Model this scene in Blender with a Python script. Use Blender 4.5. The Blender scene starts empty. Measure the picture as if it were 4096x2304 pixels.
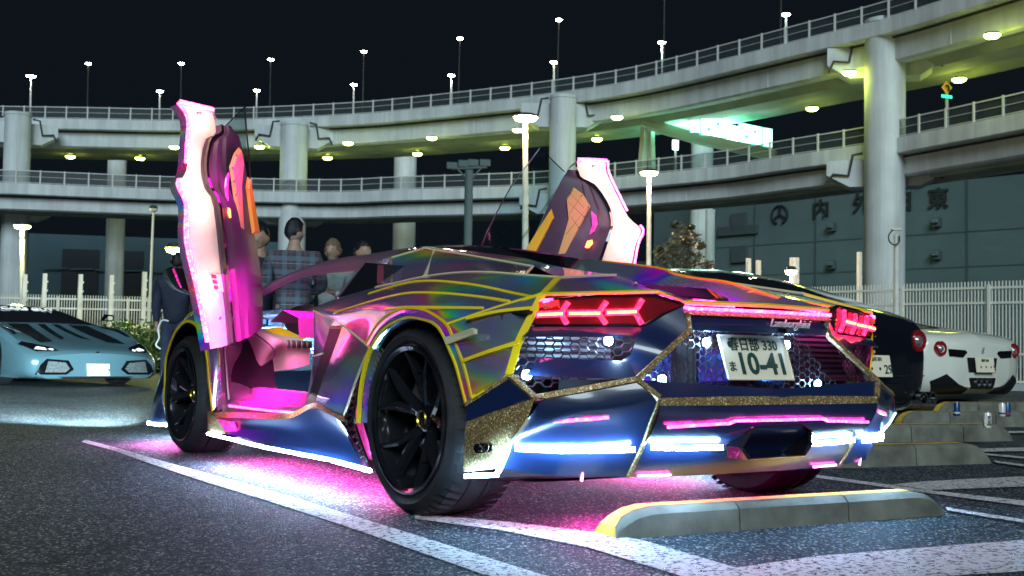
import bpy, bmesh, math, random
from mathutils import Vector as V, Matrix, Euler
random.seed(7)
S = bpy.context.scene
COL = S.collection
R = math.radians
# ------------------------------------------------------------ camera
cam = bpy.data.cameras.new('camera'); co = bpy.data.objects.new('camera', cam); COL.objects.link(co); S.camera = co
cam.sensor_width = 36.0; cam.lens = 40.27; cam.clip_end = 900; cam.clip_start = .05
_yaw, _pit, _roll = .58563, .054346, .021035
fw = V((math.sin(_yaw)*math.cos(_pit), math.cos(_yaw)*math.cos(_pit), math.sin(_pit)))
rt = V((math.cos(_yaw), -math.sin(_yaw), 0)); up = rt.cross(fw)
rt2 = rt*math.cos(_roll) + up*math.sin(_roll); up2 = up*math.cos(_roll) - rt*math.sin(_roll)
co.matrix_world = Matrix(((rt2.x, up2.x, -fw.x, -3.0442), (rt2.y, up2.y, -fw.y, -3.7780), (rt2.z, up2.z, -fw.z, .6183), (0, 0, 0, 1)))
cam.dof.use_dof = True; cam.dof.focus_distance = 5.3; cam.dof.aperture_fstop = 7.0
# ------------------------------------------------------------ night sky, soft city light, exposure
W = bpy.data.worlds.new('World'); S.world = W; W.use_nodes = True
wn = W.node_tree.nodes; wl = W.node_tree.links
bg = wn['Background']
sky = wn.new('ShaderNodeTexSky'); sky.sky_type = 'NISHITA'; sky.sun_disc = False
sky.sun_elevation = R(-4); sky.sun_rotation = R(200)
mixs = wn.new('ShaderNodeMix'); mixs.data_type = 'RGBA'; mixs.inputs[0].default_value = .85
wl.new(sky.outputs[0], mixs.inputs[6]); mixs.inputs[7].default_value = (.060, .100, .142, 1)
wl.new(mixs.outputs[2], bg.inputs[0]); bg.inputs[1].default_value = .068
sun = bpy.data.lights.new('sun', 'SUN'); so = bpy.data.objects.new('sun', sun); COL.objects.link(so)
sun.energy = 2.0; sun.angle = R(30); sun.color = (.76, .93, 1.0)
so.rotation_euler = V((.42, .74, -.50)).to_track_quat('-Z', 'Y').to_euler()
S.view_settings.view_transform = 'Standard'; S.view_settings.look = 'None'
S.view_settings.exposure = .22; S.view_settings.gamma = 1
S.cycles.use_denoising = True; S.cycles.max_bounces = 8; S.cycles.transparent_max_bounces = 16
S.cycles.sample_clamp_indirect = 6; S.cycles.caustics_reflective = False; S.cycles.caustics_refractive = False
S.cycles.use_adaptive_sampling = True; S.cycles.adaptive_threshold = .015

# ------------------------------------------------------------ materials
MATS = {}
def mat(name, col=(.5, .5, .5), rough=.5, metal=0., emit=None, es=0., coat=0., trans=0., alpha=1., var=0., vscale=6., bump=0., bscale=60., ior=1.45, spec=.5, streak=0.):
    if name in MATS: return MATS[name]
    m = bpy.data.materials.new(name); m.use_nodes = True; n = m.node_tree.nodes; l = m.node_tree.links
    b = n['Principled BSDF']; b.inputs['Base Color'].default_value = (*col, 1); b.inputs['Roughness'].default_value = rough
    b.inputs['Metallic'].default_value = metal; b.inputs['Coat Weight'].default_value = coat; b.inputs['Coat Roughness'].default_value = .04
    b.inputs['Transmission Weight'].default_value = trans; b.inputs['Alpha'].default_value = alpha; b.inputs['IOR'].default_value = ior
    b.inputs['Specular IOR Level'].default_value = spec
    if emit: b.inputs['Emission Color'].default_value = (*emit, 1); b.inputs['Emission Strength'].default_value = es
    if var or bump:
        tc = n.new('ShaderNodeTexCoord'); nz = n.new('ShaderNodeTexNoise'); nz.inputs['Scale'].default_value = vscale; nz.inputs['Detail'].default_value = 6
        l.new(tc.outputs['Object'], nz.inputs['Vector'])
        if var:
            mx = n.new('ShaderNodeMix'); mx.data_type = 'RGBA'
            mx.inputs[6].default_value = (*[c*(1-var) for c in col], 1); mx.inputs[7].default_value = (*[min(1, c*(1+var)) for c in col], 1)
            rp = n.new('ShaderNodeMapRange'); rp.inputs[1].default_value = .3; rp.inputs[2].default_value = .7
            l.new(nz.outputs[0], rp.inputs[0]); l.new(rp.outputs[0], mx.inputs[0]); l.new(mx.outputs[2], b.inputs['Base Color'])
        if streak and var:
            mpp = n.new('ShaderNodeMapping'); mpp.inputs['Scale'].default_value = (1.3, 1.3, .07); l.new(tc.outputs['Object'], mpp.inputs[0])
            ns = n.new('ShaderNodeTexNoise'); ns.inputs['Scale'].default_value = 1.0; ns.inputs['Detail'].default_value = 7; ns.inputs['Roughness'].default_value = .65; l.new(mpp.outputs[0], ns.inputs['Vector'])
            r2 = n.new('ShaderNodeMapRange'); r2.inputs[1].default_value = .38; r2.inputs[2].default_value = .62; r2.inputs[3].default_value = 1-streak; r2.inputs[4].default_value = 1; l.new(ns.outputs[0], r2.inputs[0])
            mm = n.new('ShaderNodeMix'); mm.data_type = 'RGBA'; mm.blend_type = 'MULTIPLY'; mm.inputs[0].default_value = 1; l.new(mx.outputs[2], mm.inputs[6]); l.new(r2.outputs[0], mm.inputs[7]); l.new(mm.outputs[2], b.inputs['Base Color'])
        if bump:
            nb = n.new('ShaderNodeTexNoise'); nb.inputs['Scale'].default_value = bscale; nb.inputs['Detail'].default_value = 4
            l.new(tc.outputs['Object'], nb.inputs['Vector'])
            bp = n.new('ShaderNodeBump'); bp.inputs['Strength'].default_value = bump; bp.inputs['Distance'].default_value = .02
            l.new(nb.outputs[0], bp.inputs['Height']); l.new(bp.outputs[0], b.inputs['Normal'])
    MATS[name] = m
    return m
def ramp(n, stops, interp='LINEAR'):
    r = n.new('ShaderNodeValToRGB'); e = r.color_ramp; e.interpolation = interp
    while len(e.elements) < len(stops): e.elements.new(.5)
    for k, (p, c) in enumerate(stops): e.elements[k].position = p; e.elements[k].color = (*c, 1)
    return r
def holo_mat():
    """mirror film: its diffraction rainbow is painted as fixed noise patches of colour over chrome"""
    m = bpy.data.materials.new('holographic_wrap'); m.use_nodes = True; n = m.node_tree.nodes; l = m.node_tree.links
    b = n['Principled BSDF']; o = n['Material Output']; tc = n.new('ShaderNodeTexCoord')
    mp = n.new('ShaderNodeMapping'); mp.inputs['Rotation'].default_value = (.55, .25, .35); mp.inputs['Scale'].default_value = (1.5, .75, 2.6)
    l.new(tc.outputs['Object'], mp.inputs[0])
    nz = n.new('ShaderNodeTexNoise'); nz.inputs['Scale'].default_value = 1.15; nz.inputs['Detail'].default_value = .6; nz.inputs['Distortion'].default_value = .5
    l.new(mp.outputs[0], nz.inputs['Vector'])
    mul = n.new('ShaderNodeMath'); mul.operation = 'MULTIPLY'; mul.inputs[1].default_value = 4.6; l.new(nz.outputs[0], mul.inputs[0])
    fr = n.new('ShaderNodeMath'); fr.operation = 'FRACT'; l.new(mul.outputs[0], fr.inputs[0])
    rb = ramp(n, [(0, (.40, .02, 1.)), (.16, (.02, .05, 1.)), (.30, (.0, .60, .95)), (.42, (.0, .95, .35)), (.50, (.30, 1., .04)), (.57, (1., .80, .02)), (.63, (1., .10, .20)), (.76, (1., .01, .55)), (.90, (.75, .02, .95)), (1, (.40, .02, 1.))])  # rainbow of diffracted light painted into the base colour
    l.new(fr.outputs[0], rb.inputs[0])
    n2 = n.new('ShaderNodeTexNoise'); n2.inputs['Scale'].default_value = 2.6; n2.inputs['Detail'].default_value = 2.0; n2.inputs['Distortion'].default_value = .5
    l.new(mp.outputs[0], n2.inputs['Vector'])
    mk = n.new('ShaderNodeMapRange'); mk.inputs[1].default_value = .475; mk.inputs[2].default_value = .64; mk.inputs[3].default_value = .0; mk.inputs[4].default_value = 1
    l.new(n2.outputs[0], mk.inputs[0])
    b.inputs['Base Color'].default_value = (.60, .56, .64, 1); b.inputs['Metallic'].default_value = .80; b.inputs['Roughness'].default_value = .20; b.inputs['Coat Weight'].default_value = 1; b.inputs['Coat Roughness'].default_value = .03; b.inputs['Coat IOR'].default_value = 2.4
    tint = n.new('ShaderNodeMix'); tint.data_type = 'RGBA'; tint.inputs[0].default_value = .30; tint.inputs[6].default_value = (.84, .78, 1., 1); l.new(rb.outputs[0], tint.inputs[7]); l.new(tint.outputs[2], b.inputs['Base Color'])
    g = n.new('ShaderNodeBsdfPrincipled'); g.inputs['Metallic'].default_value = .45; g.inputs['Roughness'].default_value = .27; l.new(rb.outputs[0], g.inputs['Base Color'])
    g.inputs['Coat Weight'].default_value = 1; g.inputs['Coat Roughness'].default_value = .03; g.inputs['Coat IOR'].default_value = 2.2
    fn = n.new('ShaderNodeTexNoise'); fn.inputs['Scale'].default_value = 11; fn.inputs['Detail'].default_value = 2; l.new(tc.outputs['Object'], fn.inputs['Vector'])
    bu = n.new('ShaderNodeBump'); bu.inputs['Strength'].default_value = .12; bu.inputs['Distance'].default_value = .012; l.new(fn.outputs[0], bu.inputs['Height'])
    for q in (b, g): l.new(bu.outputs[0], q.inputs['Normal'])
    mx = n.new('ShaderNodeMixShader'); l.new(mk.outputs[0], mx.inputs[0]); l.new(b.outputs[0], mx.inputs[1]); l.new(g.outputs[0], mx.inputs[2]); l.new(mx.outputs[0], o.inputs[0])
    MATS['holo'] = m
    return m
def glitter_mat():
    m = bpy.data.materials.new('gold_glitter'); m.use_nodes = True; n = m.node_tree.nodes; l = m.node_tree.links
    b = n['Principled BSDF']; tc = n.new('ShaderNodeTexCoord')
    vo = n.new('ShaderNodeTexVoronoi'); vo.inputs['Scale'].default_value = 260; l.new(tc.outputs['Object'], vo.inputs['Vector'])
    sp = n.new('ShaderNodeSeparateColor'); l.new(vo.outputs['Color'], sp.inputs[0])
    rp = ramp(n, [(0, (.14, .09, .035)), (.55, (.32, .21, .09)), (.86, (.44, .30, .14)), (.93, (1., .74, .28)), (1, (1, .95, .6))])
    l.new(sp.outputs[0], rp.inputs[0]); l.new(rp.outputs[0], b.inputs['Base Color'])
    b.inputs['Metallic'].default_value = .35; b.inputs['Roughness'].default_value = .42
    MATS['glitter'] = m
    return m
holo_mat(); glitter_mat()
M = dict(
    holo=MATS['holo'], glitter=MATS['glitter'],
    yellow=mat('yellow_tape', (.95, .70, .012), .35, coat=.3),
    cream=mat('pale_tape', (.75, .68, .42), .4),
    navy=mat('dark_navy_paint', (.008, .019, .070), .30, coat=1., bump=.03, bscale=14),
    black=mat('satin_black', (.010, .010, .013), .42),
    gloss=mat('gloss_black', (.006, .006, .008), .10, coat=1.),
    rubber=mat('tyre_rubber', (.018, .019, .021), .62, var=.25, vscale=20, bump=.15, bscale=200),
    rimm=mat('black_rim', (.022, .023, .028), .16, metal=.5, coat=1.),
    steel=mat('brushed_steel', (.30, .30, .32), .35, metal=1.),
    chrome=mat('chrome', (.8, .8, .82), .08, metal=1.),
    pinkled=mat('pink_led', (.9, .1, .4), .4, emit=(1., .01, .34), es=7.),
    hotled=mat('pink_white_led', (.9, .5, .7), .4, emit=(1., .03, .36), es=11.),
    whiteled=mat('white_led', (.9, .95, 1), .4, emit=(.34, .66, 1.), es=46.),
    redled=mat('red_led', (.8, .05, .02), .3, emit=(1., .022, .13), es=3.2),
    amberled=mat('amber_led', (.9, .4, .02), .3, emit=(1., .34, .16), es=3.2),
    lens=mat('red_lens', (.20, .006, .012), .12, coat=1.),
    smoke=mat('smoked_glass', (.010, .010, .014), .04, coat=1.),
    white=mat('white_leather', (.78, .66, .58), .5, bump=.04),
    jamb=mat('silver_jamb_paint', (.24, .17, .24), .28, metal=.35, coat=.6),
    trim=mat('black_leather', (.055, .030, .060), .5, bump=.06, bscale=90),
    quilt=mat('tan_quilted_leather', (.62, .42, .13), .55, bump=.05),
    plate=mat('plate_white', (.86, .78, .60), .45),
    ink=mat('plate_ink', (.02, .06, .04), .5),
)
def glass_mat(name, tint=(.9, .95, 1.), alpha=.12):
    m = bpy.data.materials.new(name); m.use_nodes = True; n = m.node_tree.nodes; l = m.node_tree.links
    n.remove(n['Principled BSDF']); o = n['Material Output']
    t = n.new('ShaderNodeBsdfTransparent'); t.inputs[0].default_value = (*tint, 1)
    g = n.new('ShaderNodeBsdfGlossy'); g.inputs['Roughness'].default_value = .02
    f = n.new('ShaderNodeFresnel'); f.inputs[0].default_value = 1.45
    ad = n.new('ShaderNodeMath'); ad.operation = 'ADD'; ad.inputs[1].default_value = .015; hf = n.new('ShaderNodeMath'); hf.operation = 'MULTIPLY'; hf.inputs[1].default_value = .45; l.new(f.outputs[0], hf.inputs[0]); l.new(hf.outputs[0], ad.inputs[0])
    mx = n.new('ShaderNodeMixShader'); l.new(ad.outputs[0], mx.inputs[0]); l.new(t.outputs[0], mx.inputs[1]); l.new(g.outputs[0], mx.inputs[2])
    l.new(mx.outputs[0], o.inputs[0]); return m
def dots(m, lo, hi, scale):
    n = m.node_tree.nodes; l = m.node_tree.links; tc = n.new('ShaderNodeTexCoord'); vo = n.new('ShaderNodeTexVoronoi'); vo.inputs['Scale'].default_value = scale; l.new(tc.outputs['Object'], vo.inputs['Vector'])
    mr = n.new('ShaderNodeMapRange'); mr.inputs[1].default_value = .1; mr.inputs[2].default_value = .6; mr.inputs[3].default_value = hi; mr.inputs[4].default_value = lo
    l.new(vo.outputs['Distance'], mr.inputs[0]); l.new(mr.outputs[0], n['Principled BSDF'].inputs['Emission Strength'])
dots(M['hotled'], 6, 30, 62); dots(M['redled'], 1.8, 5.5, 70); dots(M['whiteled'], 100, 230, 55)
for nm in ('navy',): M[nm].node_tree.nodes['Principled BSDF'].inputs['Coat Roughness'].default_value = .08
M['glass'] = glass_mat('clear_glass', (.82, .9, .92))
M['tint'] = glass_mat('tinted_glass', (.10, .10, .13))

# ------------------------------------------------------------ mesh helpers
def link(o, parent=None):
    COL.objects.link(o)
    if parent is not None: o.parent = parent
    return o
def tag(o, label=None, cat=None, group=None, kind=None):
    if label: o['label'] = label
    if cat: o['category'] = cat
    if group: o['group'] = group
    if kind: o['kind'] = kind
    return o
def empty(name, loc=(0, 0, 0), rz=0., parent=None):
    o = bpy.data.objects.new(name, None); o.empty_display_size = .2; link(o, parent); o.location = loc; o.rotation_euler = (0, 0, rz); return o
def mesh(name, vs, fs, m, parent=None, smooth=False, auto=None):
    me = bpy.data.meshes.new(name); me.from_pydata([tuple(v) for v in vs], [], fs)
    me.materials.append(m)
    if smooth or auto:
        for p in me.polygons: p.use_smooth = True
    me.update()
    if auto: me.set_sharp_from_angle(angle=R(auto))
    o = bpy.data.objects.new(name, me); return link(o, parent)
def mir(pts): return [(-p[0], p[1], p[2]) for p in pts]
def lerp(a, b, t): return tuple(a[i]+(b[i]-a[i])*t for i in range(3))
def cat(ps, n):
    """resample a polyline to n points on a Catmull-Rom curve, uniform in control index"""
    out = []; m = len(ps)-1
    for k in range(n):
        t = k*m/(n-1); i = min(int(t), m-1); u = t-i
        p0 = ps[max(i-1, 0)]; p1 = ps[i]; p2 = ps[i+1]; p3 = ps[min(i+2, m)]
        out.append(tuple(.5*((2*p1[j])+(-p0[j]+p2[j])*u+(2*p0[j]-5*p1[j]+4*p2[j]-p3[j])*u*u+(-p0[j]+3*p1[j]-3*p2[j]+p3[j])*u**3) for j in range(len(p1))))
    return out
def lin(ps, n):
    """resample by arc length, straight segments"""
    d = [0]
    for a, b in zip(ps, ps[1:]): d.append(d[-1]+(V(b)-V(a)).length)
    out = []
    for k in range(n):
        t = d[-1]*k/(n-1); i = 0
        while i < len(d)-2 and d[i+1] < t: i += 1
        out.append(lerp(ps[i], ps[i+1], (t-d[i])/max(d[i+1]-d[i], 1e-9)))
    return out
def grid(rows):
    n = len(rows[0]); vs = [p for r in rows for p in r]
    fs = [(i*n+j, i*n+j+1, (i+1)*n+j+1, (i+1)*n+j) for i in range(len(rows)-1) for j in range(n-1)]
    return vs, fs
def loft(curves, nu=24, nv=None, smooth_across=True, straight=False):
    rows = [lin(c, nu) if straight else cat(c, nu) for c in curves]
    if nv:
        cols = [[r[j] for r in rows] for j in range(nu)]
        cols = [cat(c, nv) if smooth_across else lin(c, nv) for c in cols]
        rows = [[cols[j][i] for j in range(nu)] for i in range(nv)]
    return grid(rows)
def poly(name, pts, m, parent, thick=0., direc=None):
    """flat panel from a closed outline, given real thickness"""
    n = len(pts); vs = [V(p) for p in pts]
    if not thick: return mesh(name, vs, [tuple(range(n))], m, parent)
    if direc is None:
        nn = V((0, 0, 0))
        for a, b in zip(vs, vs[1:]+vs[:1]): nn += a.cross(b)
        direc = nn.normalized()
    d = V(direc)*thick
    back = [v+d for v in vs]
    fs = [tuple(range(n)), tuple(range(2*n-1, n-1, -1))]+[(i, i+n, (i+1) % n+n, (i+1) % n) for i in range(n)]
    return mesh(name, vs+back, fs, m, parent)
def strip(name, path, w, t, nrm, m, parent, closed=False):
    """box-section strip that follows a path; nrm is the surface normal (one, or one per point)"""
    P = [V(p) for p in path]; n = len(P); vs = []; fs = []
    for i, p in enumerate(P):
        if closed: tg = P[(i+1) % n]-P[i-1]
        else: tg = P[min(i+1, n-1)]-P[max(i-1, 0)]
        if tg.length < 1e-9: tg = V((0, 0, 1))
        tg.normalize()
        N = V(nrm[i]) if isinstance(nrm, list) else V(nrm)
        N = N-tg*N.dot(tg)
        if N.length < 1e-6: N = tg.orthogonal()
        N.normalize(); s = tg.cross(N)
        for a, b in ((-1, -1), (1, -1), (1, 1), (-1, 1)): vs.append(p+s*(a*w/2)+N*(b*t/2))
    for i in range(n if closed else n-1):
        k = ((i+1) % n)*4
        for j in range(4): fs.append((i*4+j, i*4+(j+1) % 4, k+(j+1) % 4, k+j))
    if not closed: fs += [(3, 2, 1, 0), tuple(range(n*4-4, n*4))]
    return mesh(name, vs, fs, m, parent)
def tube_data(path, r, seg=8, vs=None, fs=None):
    vs = [] if vs is None else vs; fs = [] if fs is None else fs
    P = [V(p) for p in path]; n = len(P); base = len(vs); ref = None
    for i, p in enumerate(P):
        tg = (P[min(i+1, n-1)]-P[max(i-1, 0)]).normalized()
        if ref is None: ref = tg.orthogonal()
        ref = (ref-tg*ref.dot(tg)).normalized(); s = tg.cross(ref)
        rr = r[i] if isinstance(r, (list, tuple)) else r
        for k in range(seg):
            a = 2*math.pi*k/seg; vs.append(p+(ref*math.cos(a)+s*math.sin(a))*rr)
    for i in range(n-1):
        for k in range(seg): fs.append((base+i*seg+k, base+i*seg+(k+1) % seg, base+(i+1)*seg+(k+1) % seg, base+(i+1)*seg+k))
    fs.append(tuple(base+k for k in range(seg-1, -1, -1))); fs.append(tuple(base+(n-1)*seg+k for k in range(seg)))
    return vs, fs
def tube(name, path, r, m, parent, seg=8):
    vs, fs = tube_data(path, r, seg); return mesh(name, vs, fs, m, parent, auto=50)
def box(name, lo, hi, m, parent, bev=0.):
    x0, y0, z0 = lo; x1, y1, z1 = hi
    vs = [(x0, y0, z0), (x1, y0, z0), (x1, y1, z0), (x0, y1, z0), (x0, y0, z1), (x1, y0, z1), (x1, y1, z1), (x0, y1, z1)]
    fs = [(3, 2, 1, 0), (4, 5, 6, 7), (0, 1, 5, 4), (1, 2, 6, 5), (2, 3, 7, 6), (3, 0, 4, 7)]
    o = mesh(name, vs, fs, m, parent)
    if bev:
        bm = bmesh.new(); bm.from_mesh(o.data); bmesh.ops.bevel(bm, geom=bm.edges[:], offset=bev, segments=2, affect='EDGES', profile=.5); bm.to_mesh(o.data); bm.free()
    return o
def lathe(name, prof, m, parent, seg=48, axis='x', auto=35, loc=(0, 0, 0)):
    """prof: list of (along, radius) turned round the axis"""
    vs = []; n = len(prof)
    for k in range(seg):
        a = 2*math.pi*k/seg; c, s = math.cos(a), math.sin(a)
        for h, r in prof:
            p = {'x': (h, r*c, r*s), 'y': (r*c, h, r*s), 'z': (r*c, r*s, h)}[axis]
            vs.append((p[0]+loc[0], p[1]+loc[1], p[2]+loc[2]))
    fs = [(k*n+i, k*n+i+1, ((k+1) % seg)*n+i+1, ((k+1) % seg)*n+i) for k in range(seg) for i in range(n-1)]
    return mesh(name, vs, fs, m, parent, auto=auto)
def lamp(name, kind, loc, energy, color, parent=None, size=.1, direc=None, sy=None):
    d = bpy.data.lights.new(name, kind); d.energy = energy; d.color = color
    if kind == 'AREA':
        d.size = size
        if sy: d.shape = 'RECTANGLE'; d.size_y = sy
    elif kind != 'SUN': d.shadow_soft_size = size
    o = bpy.data.objects.new(name, d); link(o, parent); o.location = loc
    if direc is not None:
        dv = V(direc).normalized()
        o.rotation_euler = (V((0, 0, -1)).rotation_difference(dv) if dv.z < -.8 else dv.to_track_quat('-Z', 'Y')).to_euler()
    return o
def text(name, body, size, m, parent, origin, xdir, ydir, thick=.002, shear=0., align='CENTER', bold=0.):
    cu = bpy.data.curves.new(name, 'FONT'); cu.body = body; cu.size = size; cu.align_x = align; cu.align_y = 'CENTER'; cu.shear = shear
    cu.extrude = thick; cu.offset = bold; cu.resolution_u = 3
    t = bpy.data.objects.new(name, cu); COL.objects.link(t)
    dg = bpy.context.evaluated_depsgraph_get(); me = bpy.data.meshes.new_from_object(t.evaluated_get(dg))
    bpy.data.objects.remove(t); bpy.data.curves.remove(cu)
    me.materials.clear(); me.materials.append(m); me.name = name
    o = bpy.data.objects.new(name, me); link(o, parent)
    x = V(xdir).normalized(); z = x.cross(V(ydir)).normalized(); y = z.cross(x)
    o.matrix_world = Matrix(((x.x, y.x, z.x, origin[0]), (x.y, y.y, z.y, origin[1]), (x.z, y.z, z.z, origin[2]), (0, 0, 0, 1)))
    if parent is not None:
        o.matrix_basis = o.matrix_world.copy() if False else Matrix(((x.x, y.x, z.x, origin[0]), (x.y, y.y, z.y, origin[1]), (x.z, y.z, z.z, origin[2]), (0, 0, 0, 1)))
    return o

# ============================================================ hero car (x right, y forward, origin under the rear axle)
car = empty('sports_car')
tag(car, 'holographic chrome sports car with both scissor doors raised and pink and white strip lights', 'car')
def both(fn):
    """build a part on the left and its mirror image on the right"""
    fn(lambda p: tuple(p), -1); fn(lambda p: (-p[0], p[1], p[2]), 1)
def pan(name, curves, m, nu=24, nv=None, smooth_across=True, straight=False, auto=40, parent=None, sides=(-1, 1)):
    vs, fs = loft(curves, nu, nv, smooth_across, straight)
    for s in sides:
        if s == -1: mesh(name, vs, fs, m, parent or car, auto=auto)
        else: mesh(name, mir(vs), [f[::-1] for f in fs], m, parent or car, auto=auto)
def tapes(path, w=.011, nrm=(-1, 0, .4), m='yellow', t=.007, smooth=True, sides=(-1, 1), name='trim_line', parent=None):
    p = cat(path, max(2, (len(path)-1)*5+1)) if smooth and len(path) > 2 else path
    for s in sides:
        if s == -1: strip(name, p, w, t, nrm, M[m], parent or car)
        else: strip(name, mir(p), w, t, (-nrm[0], nrm[1], nrm[2]), M[m], parent or car)
def flats(name, pts, m, thick=.012, direc=None, parent=None, sides=(-1, 1)):
    out = []
    for s in sides:
        if s == -1: out.append(poly(name, pts, M[m], parent or car, thick, direc))
        else:
            d = None if direc is None else (-direc[0], direc[1], direc[2])
            out.append(poly(name, mir(pts)[::-1] if direc is None else mir(pts), M[m], parent or car, thick, d))
    return out
J1 = (-.638, -.449, .883); LEDC = (-.838, -.636, .808); NOTCH = (-.36, -.82, .797); INNER = (-.322, -.625, .842); CRESTM = (-.303, -.36, .914)
V2 = (-.604, -.854, .53); LEDGE = (-.544, -.898, .472); LOWP = (-.533, -.802, .307); BOTP = (-.534, -.729, .197); BCOR = (-.934, -.591, .26)
# ---- rear haunch
K1 = [(-0.9,1.098,0.794),(-0.86,0.934,0.834),(-0.8,0.674,0.878),(-0.77,0.566,0.892),(-0.735,0.365,0.914),(-0.7,0.147,0.923),(-0.68,-0.058,0.916),(-0.658,-0.254,0.899)]+[J1]
K2 = [(-0.915,1.056,0.787),(-0.9,0.819,0.813),(-0.87,0.598,0.844),(-0.83,0.426,0.875),(-0.8,0.305,0.888),(-0.785,0.13,0.883),(-0.775,-0.123,0.858),(-0.785,-0.382,0.821),(-0.812,-0.551,0.801)]
K3 = [(-0.925,1.025,0.781),(-0.955,0.753,0.761),(-0.94,0.455,0.802),(-0.92,0.253,0.826),(-0.9,0.132,0.833),(-0.885,-0.066,0.825),(-0.872,-0.281,0.808),(-0.865,-0.478,0.787),(-0.826,-0.596,0.798)]
K4 = [(-0.93,0.991,0.777),(-0.968,0.674,0.73),(-0.975,0.419,0.75),(-0.98,0.229,0.767),(-0.975,0.079,0.772),(-0.955,-0.189,0.767),(-0.925,-0.404,0.762),(-0.88,-0.518,0.781),(-0.831,-0.616,0.797)]
K5 = [(-0.94,0.872,0.772),(-0.975,0.624,0.709),(-1,0.355,0.635),(-1.005,0.258,0.698),(-1,0.16,0.746),(-1,-0.106,0.762),(-1,-0.285,0.703),(-0.922,-0.462,0.758)]+[LEDC]
pan('rear_fender', [K1, K2, K3, K4, K5], M['holo'], 41, 25)
tapes(K1[2:], .009, (-.6, 0, .8), 'cream'); tapes(K2[2:], .011, (-.7, 0, .7)); tapes(K3[1:8], .010, (-.8, 0, .6)); tapes(K4[3:7], .011, (-.9, 0, .5))
tapes(K5[6:], .013, (-.9, 0, .3))
# ---- upper buttress from roof to tail
KT = [(-0.6,0.922,1.034),(-0.53,0.752,1.069),(-0.515,0.678,1.06),(-0.475,0.321,1.007),(-0.435,0.008,0.957)]
K0 = [(-0.52,1.066,1.076),(-0.46,0.892,1.092),(-0.42,0.651,1.066),(-0.38,0.201,1.009)]+[(-0.345,0.04,0.973),(-0.325,-0.125,0.945)]+[CRESTM]
K1b = [(-0.765,0.595,0.896),(-0.735,0.365,0.915),(-0.7,0.147,0.923),(-0.68,-0.058,0.916),(-0.658,-0.258,0.899)]
pan('buttress', [KT, [lerp(a, b, .5) for a, b in zip(KT, K1b)], K1b], M['holo'], 25, 9)
KTx = KT+[lerp(KT[-1], J1, .55), J1]
pan('buttress_top', [K0, [lerp(a, b, .5) for a, b in zip(cat(K0, 7), cat(KTx, 7))], KTx], M['holo'], 31, 7)
tapes(KT, .009, (-.4, 0, .9), 'cream', smooth=False); tapes([KT[-1], (-0.657,-0.263,0.899)], .010, (-.6, 0, .8), 'cream')
tapes([KT[2], (-0.735,0.359,0.916)], .020, (-.8, 0, .5), 'cream')
tapes([KT[0], K1b[0]], .012, (-.9, 0, .3), 'glitter')
poly('buttress_face', [KT[0], K1b[0], (-0.79,0.649,0.885), (-0.69,0.812,0.963)], M['holo'], car); poly('buttress_face', mir([KT[0], K1b[0], (-0.79,0.649,0.885), (-0.69,0.812,0.963)])[::-1], M['holo'], car)
# tail deck panel above the lamps
pan('tail_deck', [[J1, CRESTM], [lerp(J1, LEDC, .5), lerp(CRESTM, INNER, .5)], [LEDC, INNER]], M['holo'], 9, 7)
tapes([J1, CRESTM], .009, (0, -.3, 1), 'cream'); tapes([J1, LEDC], .020, (-.5, -.5, .6)); 
LIP = [LEDC]+[(-0.62,-0.597,0.826),(-0.44,-0.598,0.84)]+[INNER, NOTCH]
tapes([LEDC, INNER, NOTCH], .014, (0, -.5, .8), smooth=False)
# inner slope of the buttress down to the engine cover, right one faces the camera
ENG0 = [(-.42, .95, 1.03), (-.33, .35, .93), (-.24, -.2, .86), (-.24, -.60, .805)]
pan('buttress_inner', [cat(K0, 12)+[INNER], cat(ENG0, 13)], M['holo'], 21, 3, straight=True)
tapes(K0[2:]+[INNER], .010, (.3, 0, 1), 'yellow', sides=(1,)); tapes([lerp(CRESTM, INNER, .5), lerp(ENG0[2], ENG0[3], .3)], .010, (.5, 0, .8))
# engine cover with louvre blades and pink light beneath
eng = mesh('engine_cover', *grid([[(-.25, -.62, .79), (.25, -.62, .79)], [(-.25, -.1, .83), (.25, -.1, .83)], [(-.34, .45, .90), (.34, .45, .90)], [(-.42, .95, .98), (.42, .95, .98)]]), M['gloss'], car)
for k in range(6):
    y = -.42+k*.17; w = .23+.012*k; z = .845+max(0, y+.1)*.13
    mesh('louvre_blade', *grid([[(-w, y, z), (w, y, z)], [(-w, y+.13, z+.045), (w, y+.13, z+.045)], [(-w, y+.13, z+.035), (w, y+.13, z+.035)], [(-w, y, z-.01), (w, y, z-.01)], [(-w, y, z), (w, y, z)]]), M['smoke'], eng)
for s in (-1, 1):
    strip('strip_light', [(s*.20, -.52, .815), (s*.21, -.15, .85), (s*.26, .3, .90)], .02, .012, (0, 0, 1), M['hotled'], eng)
strip('strip_light', [(-.18, -.50, .812), (.18, -.50, .812)], .015, .012, (0, 0, 1), M['hotled'], eng)
lamp('engine_light', 'AREA', (0, -.35, .95), 5.0, (1, .03, .5), car, .25, (0, .2, -1))
mesh('rear_deck', *grid([[(-.24, -.60, .805), (-.0, -.60, .812), (.24, -.60, .805)], [NOTCH, (0, -.85, .797), (.36, -.82, .797)]]), M['holo'], car)
poly('rear_deck', [(-.24, -.60, .805), INNER, NOTCH], M['holo'], car, .01); poly('rear_deck', mir([(-.24, -.60, .805), INNER, NOTCH])[::-1], M['holo'], car, .01)
strip('trim_line', [NOTCH, (0, -.853, .799), (.36, -.82, .797)], .014, .01, (0, -.5, .8), M['yellow'], car)
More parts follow.
